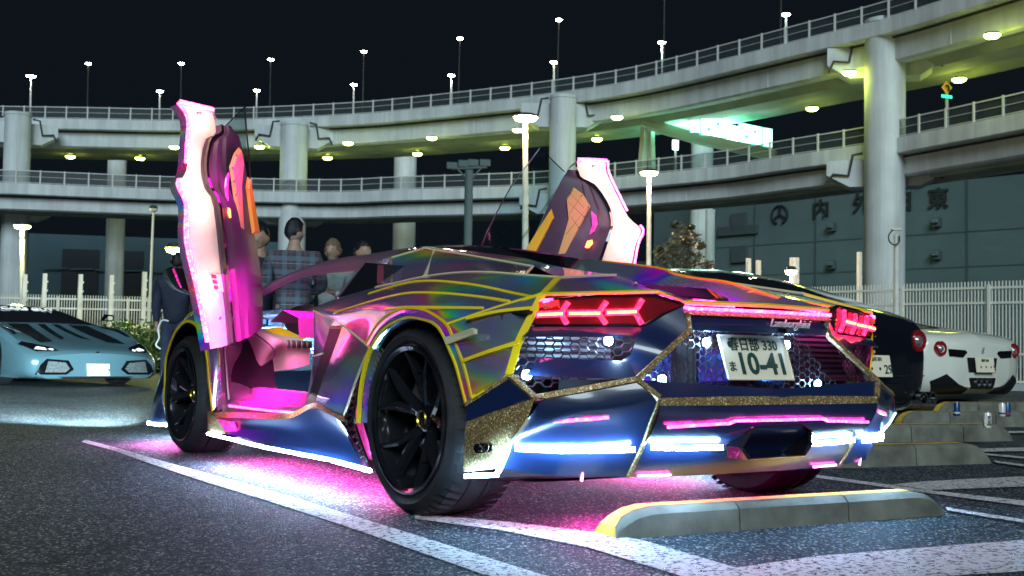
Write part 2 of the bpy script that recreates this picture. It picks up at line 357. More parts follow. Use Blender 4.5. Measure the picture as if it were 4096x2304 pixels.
# ---- fender flares round the rear wheel
FO = [(-1.003,0.345,0.632),(-1.006,0.256,0.698),(-1.004,0.152,0.746),(-1.004,0.025,0.766),(-1.004,-0.113,0.761),(-1.004,-0.216,0.735),(-1.004,-0.292,0.703),(-1.004,-0.335,0.66),(-1,-0.392,0.583),(-0.998,-0.425,0.525),(-0.995,-0.455,0.455)]
FI = [(-1.018,0.269,0.616),(-1.022,0.199,0.665),(-1.022,0.115,0.703),(-1.022,-0.032,0.731),(-1.022,-0.178,0.719),(-1.02,-0.245,0.7),(-1.02,-0.29,0.67),(-1.018,-0.327,0.627),(-1.014,-0.37,0.57),(-1.01,-0.398,0.514),(-1.005,-0.432,0.437)]
pan('wheel_arch', [FO, FI, [(p[0]+.03, p[1]*.97, p[2]*.985) for p in FI]], M['holo'], 44, 5, False)
pan('wheel_arch_liner', [[(p[0]+.03, p[1]*.97, p[2]*.985) for p in FI], [(-.60, p[1]*.97, p[2]*.985) for p in FI]], M['black'], 30)
tapes(FO, .009, (-1, 0, .2)); tapes(FI, .008, (-1, 0, 0))
# ---- quarter panel behind the wheel
E1 = (-0.897,-0.59,0.649); E2 = (-0.916,-0.561,0.536)
QA = FO[6:]; QB = [LEDC, lerp(LEDC, E1, .5), E1, lerp(E1, E2, .5), E2]
pan('quarter_panel', [QA, [tuple(V(lerp(a, b, .5))+V((-.012, 0, 0))) for a, b in zip(cat(QA, 9), cat(QB, 9))], QB], M['holo'], 21, 13)
tapes(QB, .026, (-.7, -.7, 0)); tapes([FO[10], E2], .012, (-1, -.2, 0)); tapes([(-1,-0.399,0.578),(-0.962,-0.513,0.614),(-0.903,-0.595,0.646)], .012, (-1, -.2, 0), t=.012)
tapes([(-0.985,-0.395,0.724),(-0.925,-0.51,0.749),(-0.858,-0.615,0.761)], .011, (-1, -.2, .2), t=.014)
flats('side_reflector', [(-1.012,-0.303,0.657),(-0.995,-0.461,0.691),(-0.99,-0.474,0.687),(-0.99,-0.474,0.671),(-1.012,-0.322,0.633)], 'cream', .012, (-1, 0, 0))
# ---- side panel ahead of the wheel, black blade, narrow strip, intake mesh
SL = [(-0.975,0.621,0.706),(-0.982,0.684,0.607),(-0.98,0.791,0.476),(-0.972,0.879,0.378)]; SR = [(-1.006,0.297,0.616),(-1.006,0.351,0.564),(-1,0.438,0.47),(-0.985,0.562,0.335)]
pan('side_panel', [SL, [tuple(V(lerp(a, b, .5))+V((-.01, 0, 0))) for a, b in zip(SL, SR)], SR], M['holo'], 21, 9)
tapes(SR, .008, (-1, 0, 0), 'cream'); tapes([K5[1], lerp(K5[1], K5[2], .5), SR[0]], .008, (-1, 0, .2), 'cream')
flats('side_blade', [(-0.955,0.794,0.699),(-0.968,0.642,0.698),(-0.962,0.901,0.377),(-0.955,1.028,0.349)], 'black', .02, (1, 0, 0))
flats('blade_cap', [(-0.962,0.725,0.731),(-0.974,0.63,0.705),(-0.962,0.779,0.702)], 'holo', .02, (1, 0, 0)); tapes([(-0.963,0.776,0.701),(-0.974,0.63,0.701)], .014, (-1, 0, 0), 'glitter')
NL = [(-0.915,1.06,0.779),(-0.905,1.065,0.717),(-0.905,1.073,0.573),(-0.93,1.035,0.418),(-0.95,1.035,0.351)]; NR = [(-0.962,0.727,0.731),(-0.957,0.789,0.699),(-0.957,0.85,0.588),(-0.957,0.929,0.465),(-0.955,1.006,0.382)]
pan('intake_panel', [NL, NR], M['holo'], 21, 5); tapes([NL[0], NR[0]], .007, (-1, 0, 0), 'cream'); tapes([NL[2], NR[2]], .007, (-1, 0, 0), 'cream')
pan('intake_panel_top', [K1[:1]*2, [K5[0], NL[0]], [K5[1], NR[0]]], M['holo'], 5, 7, False)
# arch front edge with its yellow band, and the pink lit vent
AF = [(-1.016,0.273,0.616),(-1.014,0.31,0.564),(-1.012,0.346,0.49),(-1.01,0.367,0.418),(-1.005,0.385,0.317)]
pan('wheel_arch_front', [[(p[0]+.02, p[1]+.05, p[2]) for p in AF], AF, [(p[0]+.08, p[1]-.02, p[2]) for p in AF]], M['holo'], 15, 5, False); tapes(AF, .020, (-1, -.3, 0))
VA = [(-0.99,0.448,0.501),(-0.985,0.51,0.406),(-0.982,0.555,0.323),(-0.98,0.502,0.239),(-0.975,0.437,0.17)]; VB = [(-1,0.389,0.503),(-1,0.416,0.41),(-1,0.437,0.337),(-0.995,0.385,0.248),(-0.985,0.331,0.167)]
def vent(f, s):
    a = [f(p) for p in cat(VA, 13)]; b = [f(p) for p in cat(VB, 13)]; vs, fs = [], []
    for i in range(12):
        tube_data([a[i], b[i+1]], .003, 4, vs, fs); tube_data([b[i], a[i+1]], .003, 4, vs, fs)
    tube_data(a, .006, 4, vs, fs); tube_data(b, .006, 4, vs, fs)
    v = mesh('side_vent', vs, fs, M['gloss'], car)
    mesh('vent_backing', *grid([[(p[0]-s*.035, p[1], p[2]) for p in a], [(p[0]-s*.035, p[1], p[2]) for p in b]]), M['pinkdim'], v)
M['pinkdim'] = mat('pink_glow_paint', (.85, .12, .40), .2, emit=(1, .03, .36), es=.55, var=.5, vscale=30, coat=1)  # emission puts pink light into the surface colour itself
both(vent)
# ---- side skirt: gold edge, navy plate, white strip light
GT = [(-0.962,2.32,0.253),(-0.962,1.71,0.282),(-0.962,1.172,0.306),(-0.965,0.914,0.379),(-0.985,0.555,0.329)]; GB = [(-0.978,2.136,0.233),(-0.978,1.621,0.259),(-0.978,1.148,0.282),(-0.98,0.879,0.355),(-0.992,0.542,0.309)]
pan('skirt_edge', [GT, GB], M['glitter'], 17, 2, straight=True)
SB = [(-1,1.917,0.162),(-1,1.384,0.157),(-1,0.905,0.15),(-1,0.57,0.144),(-0.995,0.302,0.139)]
GBx = GB+[(-0.99,0.481,0.238), (-0.985,0.42,0.173)]
pan('side_skirt', [lin(GBx, 15), [tuple(V(lerp(a, b, .45))+V((.022, 0, 0))) for a, b in zip(lin(GBx, 15), lin(SB, 15))], lin(SB, 15)], M['navy'], 25, 9)
flats('skirt_front', [(-0.964,2.314,0.253),(-0.979,2.133,0.235),(-1,1.917,0.162),(-0.99,2.221,0.146)], 'glitter', .02, (1, 0, 0))
flats('skirt_highlight', [(-0.99,2.08,0.23),(-0.985,1.874,0.226),(-0.985,1.822,0.184),(-1,1.918,0.173)], 'pinkdim', .012, (1, 0, 0))  # pink highlight on the skirt, painted as a glowing patch
SLED = [(-1,2.191,0.144),(-1.01,1.357,0.14),(-1.01,0.637,0.147),(-1.005,0.268,0.138)]
for s in (-1, 1):
    p = SLED if s == -1 else mir(SLED)
    strip('strip_light', p[:3], .010, .012, (s, 0, -.4), M['whiteled'], car); strip('strip_light', [lerp(p[2], p[3], .06), p[3]], .012, .012, (s, 0, -.4), M['whiteled'], car)
pan('sill_underside', [SB, [(-.55, p[1], .13) for p in SB]], M['black'], 8)
# ---- sill, hinge pillar, cockpit
sillp = [(-.962, .258), (-.955, .30), (-.90, .325), (-.82, .335), (-.80, .39), (-.765, .395), (-.755, .30), (-.755, .16)]
for s in (-1, 1):
    ys = [.86, 1.3, 1.7, 2.1]
    rows = [[(-s*-1*0+(x if s == -1 else -x), y, z+(.0 if y > 1 else 0)) for x, z in sillp] for y in ys]
    mesh('door_sill', *grid(rows), M['jamb'], car, auto=30)
HQ = [(-0.8,2.379,0.696),(-0.8,2.3,0.626),(-0.8,2.269,0.51),(-0.8,2.211,0.396),(-0.8,2.026,0.347)]
HM = [lerp(a, b, .5) for a, b in zip([(-.93, 2.16, .775), (-.95, 2.18, .66), (-.955, 2.2, .52), (-.958, 2.19, .38), (-.962, 2.16, .262)], HQ)]
pan('hinge_pillar', [[(-.93, 2.16, .775), (-.95, 2.18, .66), (-.955, 2.2, .52), (-.958, 2.19, .38), (-.962, 2.16, .262)], [(p[0]-.03, p[1], p[2]) for p in HM], HQ, [(p[0]+.05, p[1]+.06, p[2]) for p in HQ]], M['jamb'], 17, 13)
pan('footwell_side', [[(p[0]+.05, p[1]+.06, p[2]) for p in HQ], [(-.66, 2.45, .80), (-.66, 2.45, .6), (-.66, 2.45, .45), (-.66, 2.45, .3), (-.66, 2.4, .17)]], M['trim'], 9)
for s in (-1, 1):
    tube('gas_strut', [(s*.94, 2.06, .33), (s*.955, 2.12, .66)], .011, M['steel'], car)
box('cockpit_floor', (-.76, .7, .14), (.76, 2.6, .17), M['black'], car)
box('rear_bulkhead', (-.76, .68, .17), (.76, .74, .98), M['black'], car)
pan('door_frame_rear', [[(-.76, .86, .16), (-.765, .86, .60), (-.72, .82, .9)], [NL[4], NL[2], NL[0]]], M['jamb'], 9, 4)
# dashboard, in the left half the pale knee panel and the instrument binnacle
dash = mesh('dashboard', *grid([[(-.76, 1.98, .74), (0, 1.98, .74), (.76, 1.98, .74)], [(-.76, 1.80, .80), (0, 1.78, .80), (.76, 1.80, .80)], [(-.76, 1.60, .76), (0, 1.58, .76), (.76, 1.60, .76)], [(-.76, 1.58, .66), (0, 1.56, .66), (.76, 1.58, .66)]]), M['trim'], car, auto=40)
KN = [[(-0.74,2.371,0.663),(-0.72,2.274,0.528),(-0.68,2.251,0.484),(-0.6,2.283,0.473)], [(-0.74,2.338,0.709),(-0.66,2.148,0.639),(-0.6,2.267,0.557),(-0.55,2.311,0.479)], [(-0.7,2.343,0.708),(-0.55,2.231,0.65),(-0.5,2.251,0.577),(-0.48,2.246,0.495)], [(-0.62,2.4,0.708),(-0.42,2.259,0.643),(-0.4,2.266,0.579),(-0.4,2.261,0.514)]]
kn = mesh('knee_panel', *loft(KN, 13, 13), M['white'], car, smooth=True)
tube('panel_seam', [tuple(V(p)+V((-.006, -.006, 0))) for p in cat([(-0.735,2.3,0.698),(-0.69,2.13,0.62),(-0.665,2.119,0.577),(-0.675,2.149,0.54),(-0.69,2.227,0.503)], 17)], .004, M['trim'], kn, 5)
poly('dash_band', [(-0.66,2.322,0.709),(-0.55,2.332,0.723),(-0.48,2.356,0.697),(-0.4,2.306,0.655),(-0.53,2.279,0.652)], M['yellow'], dash, .01, (0, 1, 0))
for k in range(5):
    u = 826+k*27
    bb = [(-0.555,2.252,0.65),(-0.545,2.22,0.648),(-0.545,2.211,0.606),(-0.555,2.244,0.608)]
    dx = V((.034, .004, -.0005))*k
    poly('toggle_switch', [tuple(V(p)+dx+V((-.004, -.01, 0))) for p in bb], M['steel'], dash, .012, (0, -1, 0))
poly('screen', [(-0.6,2.579,0.78),(-0.55,2.528,0.778),(-0.55,2.524,0.732),(-0.6,2.575,0.733)], M['gloss'], dash, .02, (0, 1, 0))
M['screen'] = mat('map_screen', (.02, .05, .1), .3, emit=(.12, .32, .75), es=1.2, var=.8, vscale=60)
poly('screen_glow', [tuple(V(p)+V((-.006, -.008, 0))) for p in [(-0.6,2.547,0.77),(-0.567,2.514,0.769),(-0.567,2.512,0.739),(-0.6,2.544,0.74)]], M['screen'], dash, .002, (0, -1, 0))
BN = [[(-0.5,2.401,0.73),(-0.5,2.364,0.809),(-0.48,2.273,0.843),(-0.44,2.139,0.853)], [(-0.47,2.403,0.698),(-0.47,2.362,0.782),(-0.45,2.272,0.823),(-0.42,2.171,0.832)], [(-0.43,2.365,0.671),(-0.43,2.325,0.75),(-0.42,2.271,0.806),(-0.4,2.204,0.819)]]
mesh('instrument_binnacle', *loft(BN, 13, 9), M['trim'], car, smooth=True)
poly('instrument_face', [(-0.42,2.365,0.671),(-0.42,2.35,0.774),(-0.41,2.283,0.811),(-0.38,2.238,0.811),(-0.38,2.227,0.672)], M['gloss'], car, .02, (0, 1, 0))
M['gauge'] = mat('gauge_light', (.3, .7, .8), .4, emit=(.45, .85, 1), es=2.)
for a, b_ in (((968,165),(985,205)), ((985,205),(990,245))):
    pass
tube('gauge_arc', [tuple(V(p)+V((-.012, -.015, 0))) for p in cat([(-0.4,2.248,0.801),(-0.4,2.279,0.783),(-0.4,2.291,0.757),(-0.4,2.275,0.729)], 9)], .006, M['gauge'], car, 5)
poly('gauge_panel', [tuple(V(p)+V((-.012, -.015, 0))) for p in [(-0.42,2.361,0.76),(-0.415,2.298,0.76),(-0.415,2.298,0.707),(-0.42,2.356,0.707)]], M['screen'], car, .002, (0, -1, 0))
tube('steering_wheel', [tuple(V((-.38, 1.36, .66))+V((.17*math.cos(a), .05*math.sin(a), .17*math.sin(a)))) for a in [k*math.pi/12 for k in range(25)]], .016, M['trim'], car, 8)
for s in (-1, 1):
    st = box('seat', (s*.38-.24, .80, .17), (s*.38+.24, 1.28, .36), M['trim'], car, .05)
    b2 = box('backrest', (s*.38-.23, .72, .30), (s*.38+.23, .86, .94), M['trim'], st, .05)
for s in (-1, 1):
    sl = lamp('sill_fill', 'AREA', (s*1.00, 1.62, 1.00), 46.0, (1, .004, .46), car, .4, (s*-.42, .22, -1), .2); sl.data.spread = R(75)  # unseen lamp added to flood the sill and hinge pillar magenta
    lamp('cabin_fill', 'POINT', (s*.60, 1.36, .62), 3.0, (1, .14, .34), car, .08)  # unseen lamp added to brighten the knee panel
    strip('strip_light', [(s*.958, .98, .315), (s*.958, 1.5, .305), (s*.958, 2.0, .30)], .010, .006, (s, 0, .4), M['hotled'], car)
lamp('sill_glow', 'AREA', (-1.00, 1.12, .40), .9, (1, .75, .95), car, .25, (.3, 0, -1), .08)
# ---- greenhouse
RO = [(-0.74,2.248,0.904),(-0.66,2.116,0.986),(-0.58,1.825,1.05),(-0.55,1.551,1.072),(-0.53,1.31,1.076),(-0.5,1.063,1.086),(-0.46,0.892,1.092)]
RI = [(-0.72,2.255,0.869),(-0.66,2.054,0.941),(-0.62,1.836,0.983),(-0.6,1.537,0.992),(-0.6,1.284,0.993),(-0.6,1.188,1.026),(-0.6,0.952,1.033)]
RM = [tuple(V(lerp(a, b, .45))+V((-.02, -.01, 0))) for a, b in zip(RO, RI)]
pan('roof_rail', [RO, RM, RI], M['jamb'], 31, 9)
roofc = [(0, p[1]+.06, p[2]+.035) for p in RO]
half = [[lerp(a, c, t) for a, c in zip(RO, roofc)] for t in (0, .35, .7, 1)]
for k, r in enumerate(half):
    t = (0, .35, .7, 1)[k]
    half[k] = [(p[0], a[1]+.06*(1-(1-t)**2), a[2]+.035*(1-(1-t)**2)) for p, a in zip(r, RO)]
full = half+[mir(r) for r in half[-2::-1]]
vs, fs = loft([r[2:] for r in full], 21); mesh('roof', vs, fs, M['gloss'], car, smooth=True)
vs, fs = loft([r[:3] for r in full], 9); mesh('windscreen', vs, fs, M['glass'], car, smooth=True)
flats('quarter_window', [(-0.855,0.942,0.837),(-0.62,1.147,1.021),(-0.63,0.892,0.997),(-0.72,0.751,0.916),(-0.79,0.681,0.881)], 'smoke', .008, (1, 0, 0))
tapes([(-0.86,0.946,0.835),(-0.615,1.162,1.022)], .012, (-1, 0, .3), 'jamb')
mesh('rear_window', *grid([[RO[6], (0, RO[6][1]+.05, RO[6][2]+.03), mir([RO[6]])[0]], [(-.42, .95, 1.03), (0, .92, 1.04), (.42, .95, 1.03)]]), M['smoke'], car)
# ---- front fender, bonnet and nose
AFo = [(-0.985,2.162,0.266),(-0.99,2.225,0.43),(-0.99,2.262,0.534),(-0.99,2.338,0.641),(-0.99,2.479,0.725),(-0.99,2.653,0.742),(-0.99,2.826,0.685),(-0.985,2.961,0.584),(-0.98,3.035,0.481),(-0.96,3.08,0.232)]
AFt = [(-.93, 2.17, .30), (-.94, 2.20, .50), (-.945, 2.22, .66), (-.94, 2.30, .75), (-.93, 2.48, .80), (-.93, 2.65, .80), (-.93, 2.82, .765), (-.93, 2.98, .66), (-.93, 3.06, .54), (-.90, 3.07, .26)]
pan('front_fender', [AFo, [tuple(V(lerp(a, b, .5))+V((-.008, 0, .005))) for a, b in zip(AFo, AFt)], AFt], M['holo'], 37, 7)
pan('front_arch_liner', [AFo, [(-.62, p[1], p[2]) for p in AFo]], M['black'], 25)
tapes([(p[0]-.004, p[1], p[2]) for p in AFo], .016, (-1, 0, 0)); tapes([tuple(V(p)+V((-.006, 0, .004))) for p in AFt[1:8]], .010, (-1, 0, .4))
HOOD = [[(-.93, 2.22, .70), (-.93, 2.48, .80), (-.93, 2.65, .80), (-.93, 2.82, .765), (-.93, 3.05, .66), (-.88, 3.30, .56), (-.70, 3.62, .46)], [(-.74, 2.20, .80), (-.70, 2.48, .80), (-.66, 2.65, .77), (-.62, 2.9, .72), (-.58, 3.1, .64), (-.52, 3.35, .55), (-.42, 3.70, .45)], [(0, 2.40, .86), (0, 2.55, .83), (0, 2.75, .79), (0, 2.95, .73), (0, 3.15, .65), (0, 3.40, .56), (0, 3.78, .44)]]
pan('bonnet', HOOD, M['holo'], 25, 11)
NOSE = [[(-.94, 3.06, .55), (-.88, 3.30, .56), (-.70, 3.62, .46), (-.42, 3.70, .45), (0, 3.78, .44)], [(-.99, 3.07, .30), (-.95, 3.35, .30), (-.74, 3.70, .28), (-.42, 3.78, .28), (0, 3.86, .27)], [(-.95, 3.05, .13), (-.96, 3.40, .12), (-.76, 3.74, .12), (-.42, 3.80, .12), (0, 3.88, .12)]]
pan('front_bumper', NOSE, M['navy'], 21, 9, False)
tapes([tuple(V(p)+V((-.006, .005, 0))) for p in NOSE[2]], .014, (-1, 0, 0), 'whiteled', name='strip_light')
# ---- underbody
mesh('underbody', [(-.80, -.55, .17), (.80, -.55, .17), (.80, 3.4, .13), (-.80, 3.4, .13)], [(3, 2, 1, 0)], M['black'], car)
# ---- tail lamps
LN = [(-0.83,-0.637,0.789),(-0.661,-0.703,0.809),(-0.463,-0.777,0.817),(-0.359,-0.81,0.789),(-0.428,-0.778,0.755),(-0.486,-0.749,0.713),(-0.85,-0.614,0.704),(-0.863,-0.614,0.727)]
def tail(f, s):
    pts = [f(p) for p in LN]
    if s == 1: pts = pts[::-1]
    L = poly('tail_lamp', pts, M['lens'], car, .03, (0, 1, 0))
    for q_ in range(3):
        d = (0, 208, 428)[q_]
        a = [(-0.856,-0.63,0.739),(-0.776,-0.661,0.745),(-0.758,-0.675,0.785),(-0.753,-0.663,0.711)]
        b = [(-0.755,-0.669,0.746),(-0.653,-0.707,0.75),(-0.631,-0.722,0.791),(-0.624,-0.711,0.715)]
        c = [(-0.63,-0.716,0.753),(-0.532,-0.753,0.759),(-0.511,-0.768,0.802),(-0.504,-0.756,0.718)]
        g = [f(p) for p in (a, b, c)[q_]]
        for path, w in (([g[0], g[1]], .022), ([g[1], g[2]], .013), ([g[1], g[3]], .013)):
            strip('light_bar', path, w, .014, (0, -1, 0), M['redled'], L)
        strip('light_core', [tuple(V(p)+V((0, -.006, 0))) for p in (g[0], g[1])], .010, .012, (0, -1, 0), M['amberled'], L)
    strip('lamp_rim', pts, .008, .012, (0, -1, 0), M['gloss'], L, closed=True)
    g = [f(p) for p in [(-0.852,-0.638,0.773),(-0.788,-0.663,0.781)]]; strip('light_bar', g, .02, .008, (0, -1, 0), M['lens2'], L)
    for seg in ([(450,430),(620,415)], [(700,415),(860,402)]): pass
M['lens2'] = mat('dim_red_lens', (.5, .03, .04), .2, emit=(1, .02, .03), es=1.0)
both(tail)
# pink strip along the tail under the deck edge
for s in (-1, 1):
    p = [LEDC, INNER, NOTCH]; p = [tuple(V(k)+V((0, -.012, -.022))) for k in p]
    p = [tuple(V(p[0])+V((-.02, .06, -.02)))]+p
    p = p if s == -1 else mir(p)
    strip('strip_light', p, .013, .012, (0, -1, .3), M['hotled'], car)
    g = [tuple(V(k)+V((0, .0, -.020))) for k in p[1:]]; strip('glitter_line', g, .012, .010, (0, -1, .3), M['glitter'], car)
strip('strip_light', [tuple(V(NOTCH)+V((0, -.012, -.022))), (0, -.865, .775), (.36, -.832, .775)], .009, .010, (0, -1, .3), M['hotled'], car)
strip('glitter_line', [(-.355, -.826, .760), (0, -.858, .760), (.355, -.826, .760)], .016, .010, (0, -1, .3), M['glitter'], car)
# ---- rear fascia, left and right of the V
F1 = [(-0.86,-0.61,0.7),(-0.486,-0.749,0.711)]; F1b = [(-0.902,-0.623,0.664),(-0.539,-0.772,0.672)]
VT = [(-.352, -.815, .765), (-.352, -.828, .70), V2]
flats('rear_fascia', [LN[6], LN[5], F1b[1], F1b[0]], 'navy', .01, (0, 1, 0))
FZ = [(-0.545,-0.779,0.672),(-0.561,-0.772,0.613),(-0.633,-0.741,0.561),(-0.702,-0.712,0.531)]
for s in (-1, 1):
    f = (lambda p: p) if s == -1 else (lambda p: (-p[0], p[1], p[2]))
    rows = [[f(p) for p in lin([LN[3], LN[4], LN[5], FZ[0], FZ[1], FZ[2], FZ[3]], 15)], [f(p) for p in lin(VT, 15)]]
    vs, fs = grid(rows); mesh('rear_fascia', vs, fs if s == -1 else [q_[::-1] for q_ in fs], M['navy'], car, auto=60)
    lip = [[f(p) for p in [E2, lerp(E2, V2, .3), V2]], [f(tuple(V(p)+V((.02, .06, .06)))) for p in [E2, lerp(E2, V2, .35), V2]]]
    mesh('mesh_lip', *grid(lip), M['navy'], car)
    strip('glitter_line', [f(p) for p in VT], .020, .014, (s*.5, -1, 0), M['glitter'], car)
GL = [(-0.918,-0.573,0.531),(-0.9,-0.691,0.466),(-0.865,-0.719,0.472),(-0.755,-0.772,0.495)]+[V2, LEDGE]
tapes(GL, .020, (-.3, -1, .6), 'glitter', .016, smooth=False, name='glitter_line')
# ---- hexagonal mesh grilles
def hexmesh(name, poly2, o, ux, uy, r, m, parent, bar=.0035, squash=1.):
    """grille of hexagonal cells inside a 2D outline; o + a*ux + b*uy"""
    def inside(x, y):
        c = False; n = len(poly2)
        for i in range(n):
            x1, y1 = poly2[i]; x2, y2 = poly2[i-1]
            if (y1 > y) != (y2 > y) and x < (x2-x1)*(y-y1)/(y2-y1)+x1: c = not c
        return c
    vs, fs, seen = [], [], set(); o = V(o); ux = V(ux); uy = V(uy)
    xs = [p[0] for p in poly2]; ys = [p[1] for p in poly2]; h = r*math.sqrt(3)*squash
    i0 = int(min(xs)/(1.5*r))-1; i1 = int(max(xs)/(1.5*r))+2
    for i in range(i0, i1):
        for j in range(int(min(ys)/h)-1, int(max(ys)/h)+2):
            cx = i*1.5*r; cy = (j+(.5 if i % 2 else 0))*h
            if not inside(cx, cy): continue
            c = [(cx+r*math.cos(k*math.pi/3), cy+r*math.sin(k*math.pi/3)*squash) for k in range(6)]
            for k in range(6):
                a, b_ = c[k], c[(k+1) % 6]; key = tuple(sorted(((round(a[0], 3), round(a[1], 3)), (round(b_[0], 3), round(b_[1], 3)))))
                if key in seen: continue
                seen.add(key); tube_data([o+ux*a[0]+uy*a[1], o+ux*b_[0]+uy*b_[1]], bar, 4, vs, fs)
    return mesh(name, vs, fs, m, parent)
M['mesh'] = mat('grille_plastic', (.03, .032, .04), .25, coat=.6)
ML = [(-0.871,-0.577,0.664),(-0.518,-0.739,0.671),(-0.528,-0.732,0.62),(-0.646,-0.674,0.538),(-0.839,-0.583,0.492),(-0.884,-0.564,0.533)]
o_ = V(ML[0]); ux = V((.37, -.17, 0)).normalized(); uy = V((0, -.05, 1)).normalized()
p2 = [((V(p)-o_).dot(ux), (V(p)-o_).dot(uy)) for p in ML]
hexmesh('grille', p2, o_, ux, uy, .020, M['mesh'], car, .0028, squash=.8)
hexmesh('grille', p2, (-o_.x, o_.y, o_.z), (-ux.x, ux.y, ux.z), uy, .020, M['mesh'], car, .0028, squash=.8)
MC = [(-.30, .69), (.30, .69), (.50, .50), (-.50, .50)]
hexmesh('grille', [(x, z-.5) for x, z in MC], (0, -.735, .5), (1, 0, 0), (0, .02, 1), .019, M['mesh'], car, .0028, squash=.85)
M['radiator'] = mat('radiator_fins', (.10, .05, .08), .5, var=.3, vscale=3)
for s in (-1, 1):
    cav = box('radiator', (min(s*.45, s*.92), -.52, .52), (max(s*.45, s*.92), -.45, .74), M['radiator'], car)
    for k in range(9): box('radiator_fin', (min(s*.47, s*.88), -.545, .535+k*.021), (max(s*.47, s*.88), -.52, .545+k*.021), M['steel'], cav)
    lamp('grille_light', 'AREA', (s*.66, -.60, .735), .8, (1, .08, .5), car, .35, (0, .5, -1), .04)
    box('cavity_roof', (min(s*.36, s*.9), -.62, .742), (max(s*.36, s*.9), -.40, .752), M['black'], car)
box('recess_back', (-.62, -.44, .20), (.62, -.40, .76), M['black'], car)
for k in range(3):
    x = -.30+k*.30; box('heat_shield', (x-.08, -.60, .50), (x+.08, -.56, .64), mat('blue_anodised', (.03, .10, .42), .3, metal=.8), car, .02)
lamp('grille_light', 'AREA', (-.15, -.66, .51), .5, (1, .06, .5), car, .5, (0, .3, 1), .03)
# ---- centre panel with script, plate in its recess, gold ledge
cp = mesh('centre_panel', *grid([[(-.352, -.815, .752), (0, -.850, .752), (.352, -.815, .752)], [(-.352, -.832, .722), (0, -.865, .722), (.352, -.832, .722)], [(-.36, -.818, .702), (0, -.848, .700), (.36, -.818, .702)], [(-.33, -.735, .696), (0, -.735, .694), (.33, -.735, .696)]]), M['navy'], car, auto=50)
text('maker_script', 'Lamborghini', .042, mat('script_silver', (.62, .62, .64), .3), cp, (.105, -.864, .735), (1, .02, -.005), (0, -.12, 1), .003, .35)
box('camera_eye', (.055, -.868, .700), (.088, -.850, .718), M['gloss'], cp, .004)
PB = V((0, -.8293, .5327)); pdir = V((0, math.sin(.3411), math.cos(.3411)))
PR = [(-.165, 0), (.165, 0), (.165, .165), (-.165, .165)]
plt = poly('number_plate', [PB+V((a, 0, 0))+pdir*b_ for a, b_ in PR], M['plate'], car, .006, (0, 1, 0))
def ptext(body, cx, cy, size, bold=0.): 
    o = PB+V((cx, 0, 0))+pdir*cy+V((0, -.002, .0005)); return text('plate_characters', body, size, M['ink'], plt, o, (1, 0, 0), pdir, .001, bold=bold)
ptext('春日部 330', -.004, .128, .052, .0006); ptext('10-41', .022, .055, .112, .0030); ptext('ま', -.130, .045, .042, .0006)
poly('plate_seal', [PB+V((-.118+.014*math.cos(k*.7854), -.003, 0))+pdir*(.132+.014*math.sin(k*.7854)) for k in range(8)], M['steel'], plt, .002, (0, 1, 0))
strip('plate_rim', [PB+V((a, -.002, 0))+pdir*b_ for a, b_ in PR], .006, .006, (0, -1, 0), M['plate'], plt, closed=True)
mesh('plate_shelf', *grid([[LEDGE, (0, -.925, .474), (.544, -.898, .472)], [V2, (0, -.90, .50), (.604, -.854, .53)], [(-.50, -.735, .50), (0, -.735, .495), (.50, -.735, .50)]]), M['navy'], car, auto=40)
pan('gold_ledge', [[LEDGE, (-.27, -.915, .476), (0, -.922, .477)], [(-.544, -.905, .447), (-.27, -.925, .447), (0, -.932, .448)]], M['glitter'], 9)
for p in [(-0.405,-0.744,0.528),(-0.197,-0.742,0.661),(0.211,-0.742,0.661),(0.38,-0.745,0.514)]+[(-0.863,-0.584,0.537),(-0.613,-0.705,0.658)]:
    sp = lathe('spot_light', [(-.012, .016), (.0, .016), (-.016, .0001)], M['whiteled'], car, 12, 'y', loc=p)
    lamp('spot_glow', 'POINT', (p[0], p[1]-.05, p[2]), .9, (.45, .72, 1), sp, .02)
    lathe('spot_bezel', [(.0, .026), (-.012, .026), (-.012, .019)], M['gloss'], sp, 12, 'y', loc=p)
# ---- lower bumper: centre and pods
CB = [[(-.544, -.905, .447), (-.27, -.925, .447), (0, -.932, .448)], [(-.545, -.890, .40), (-.27, -.915, .40), (0, -.922, .40)], [(-.54, -.850, .345), (-.27, -.885, .345), (0, -.892, .345)], [LOWP, (-.27, -.830, .30), (0, -.84, .30)], [(-.535, -.77, .25), (-.27, -.79, .245), (0, -.80, .245)], [BOTP, (-.27, -.74, .19), (0, -.745, .19)]]
pan('rear_bumper', CB, M['navy'], 9, 21)
PT = [V2]+[lerp(V2, GL[2], t) for t in (.3, .6)]+[GL[2], GL[1]]
PT = [V2, GL[3], GL[2], (-0.924,-0.691,0.396)]
P2 = [LEDGE, (-.66, -.83, .44), (-.80, -.755, .42), (-0.932,-0.651,0.348)]
P3 = [(-.538, -.845, .38), (-.66, -.79, .375), (-.80, -.72, .37), (-0.936,-0.614,0.313)]
P4 = [LOWP, (-.66, -.765, .30), (-.80, -.695, .295), (-0.936,-0.592,0.274)]
P5 = [BOTP, (-.66, -.70, .20), (-.80, -.65, .205), (-0.93,-0.536,0.223)]
pan('bumper_pod', [PT, P2, P3, P4, P5], M['navy'], 21, 21)
tapes([LEDGE, lerp(LEDGE, LOWP, .5), LOWP, BOTP], .012, (0, -1, .2), 'glitter', .016, name='glitter_line')
tapes([PT[3], P2[3], P3[3], P4[3]], .010, (-.6, -1, 0), 'cream', .01)
G1 = [(-1,-0.427,0.37),(-1,-0.425,0.315),(-0.995,-0.413,0.258),(-0.985,-0.395,0.198)]; G2 = [(-0.905,-0.698,0.464)]+[PT[3], P3[3], P4[3], P5[3]]
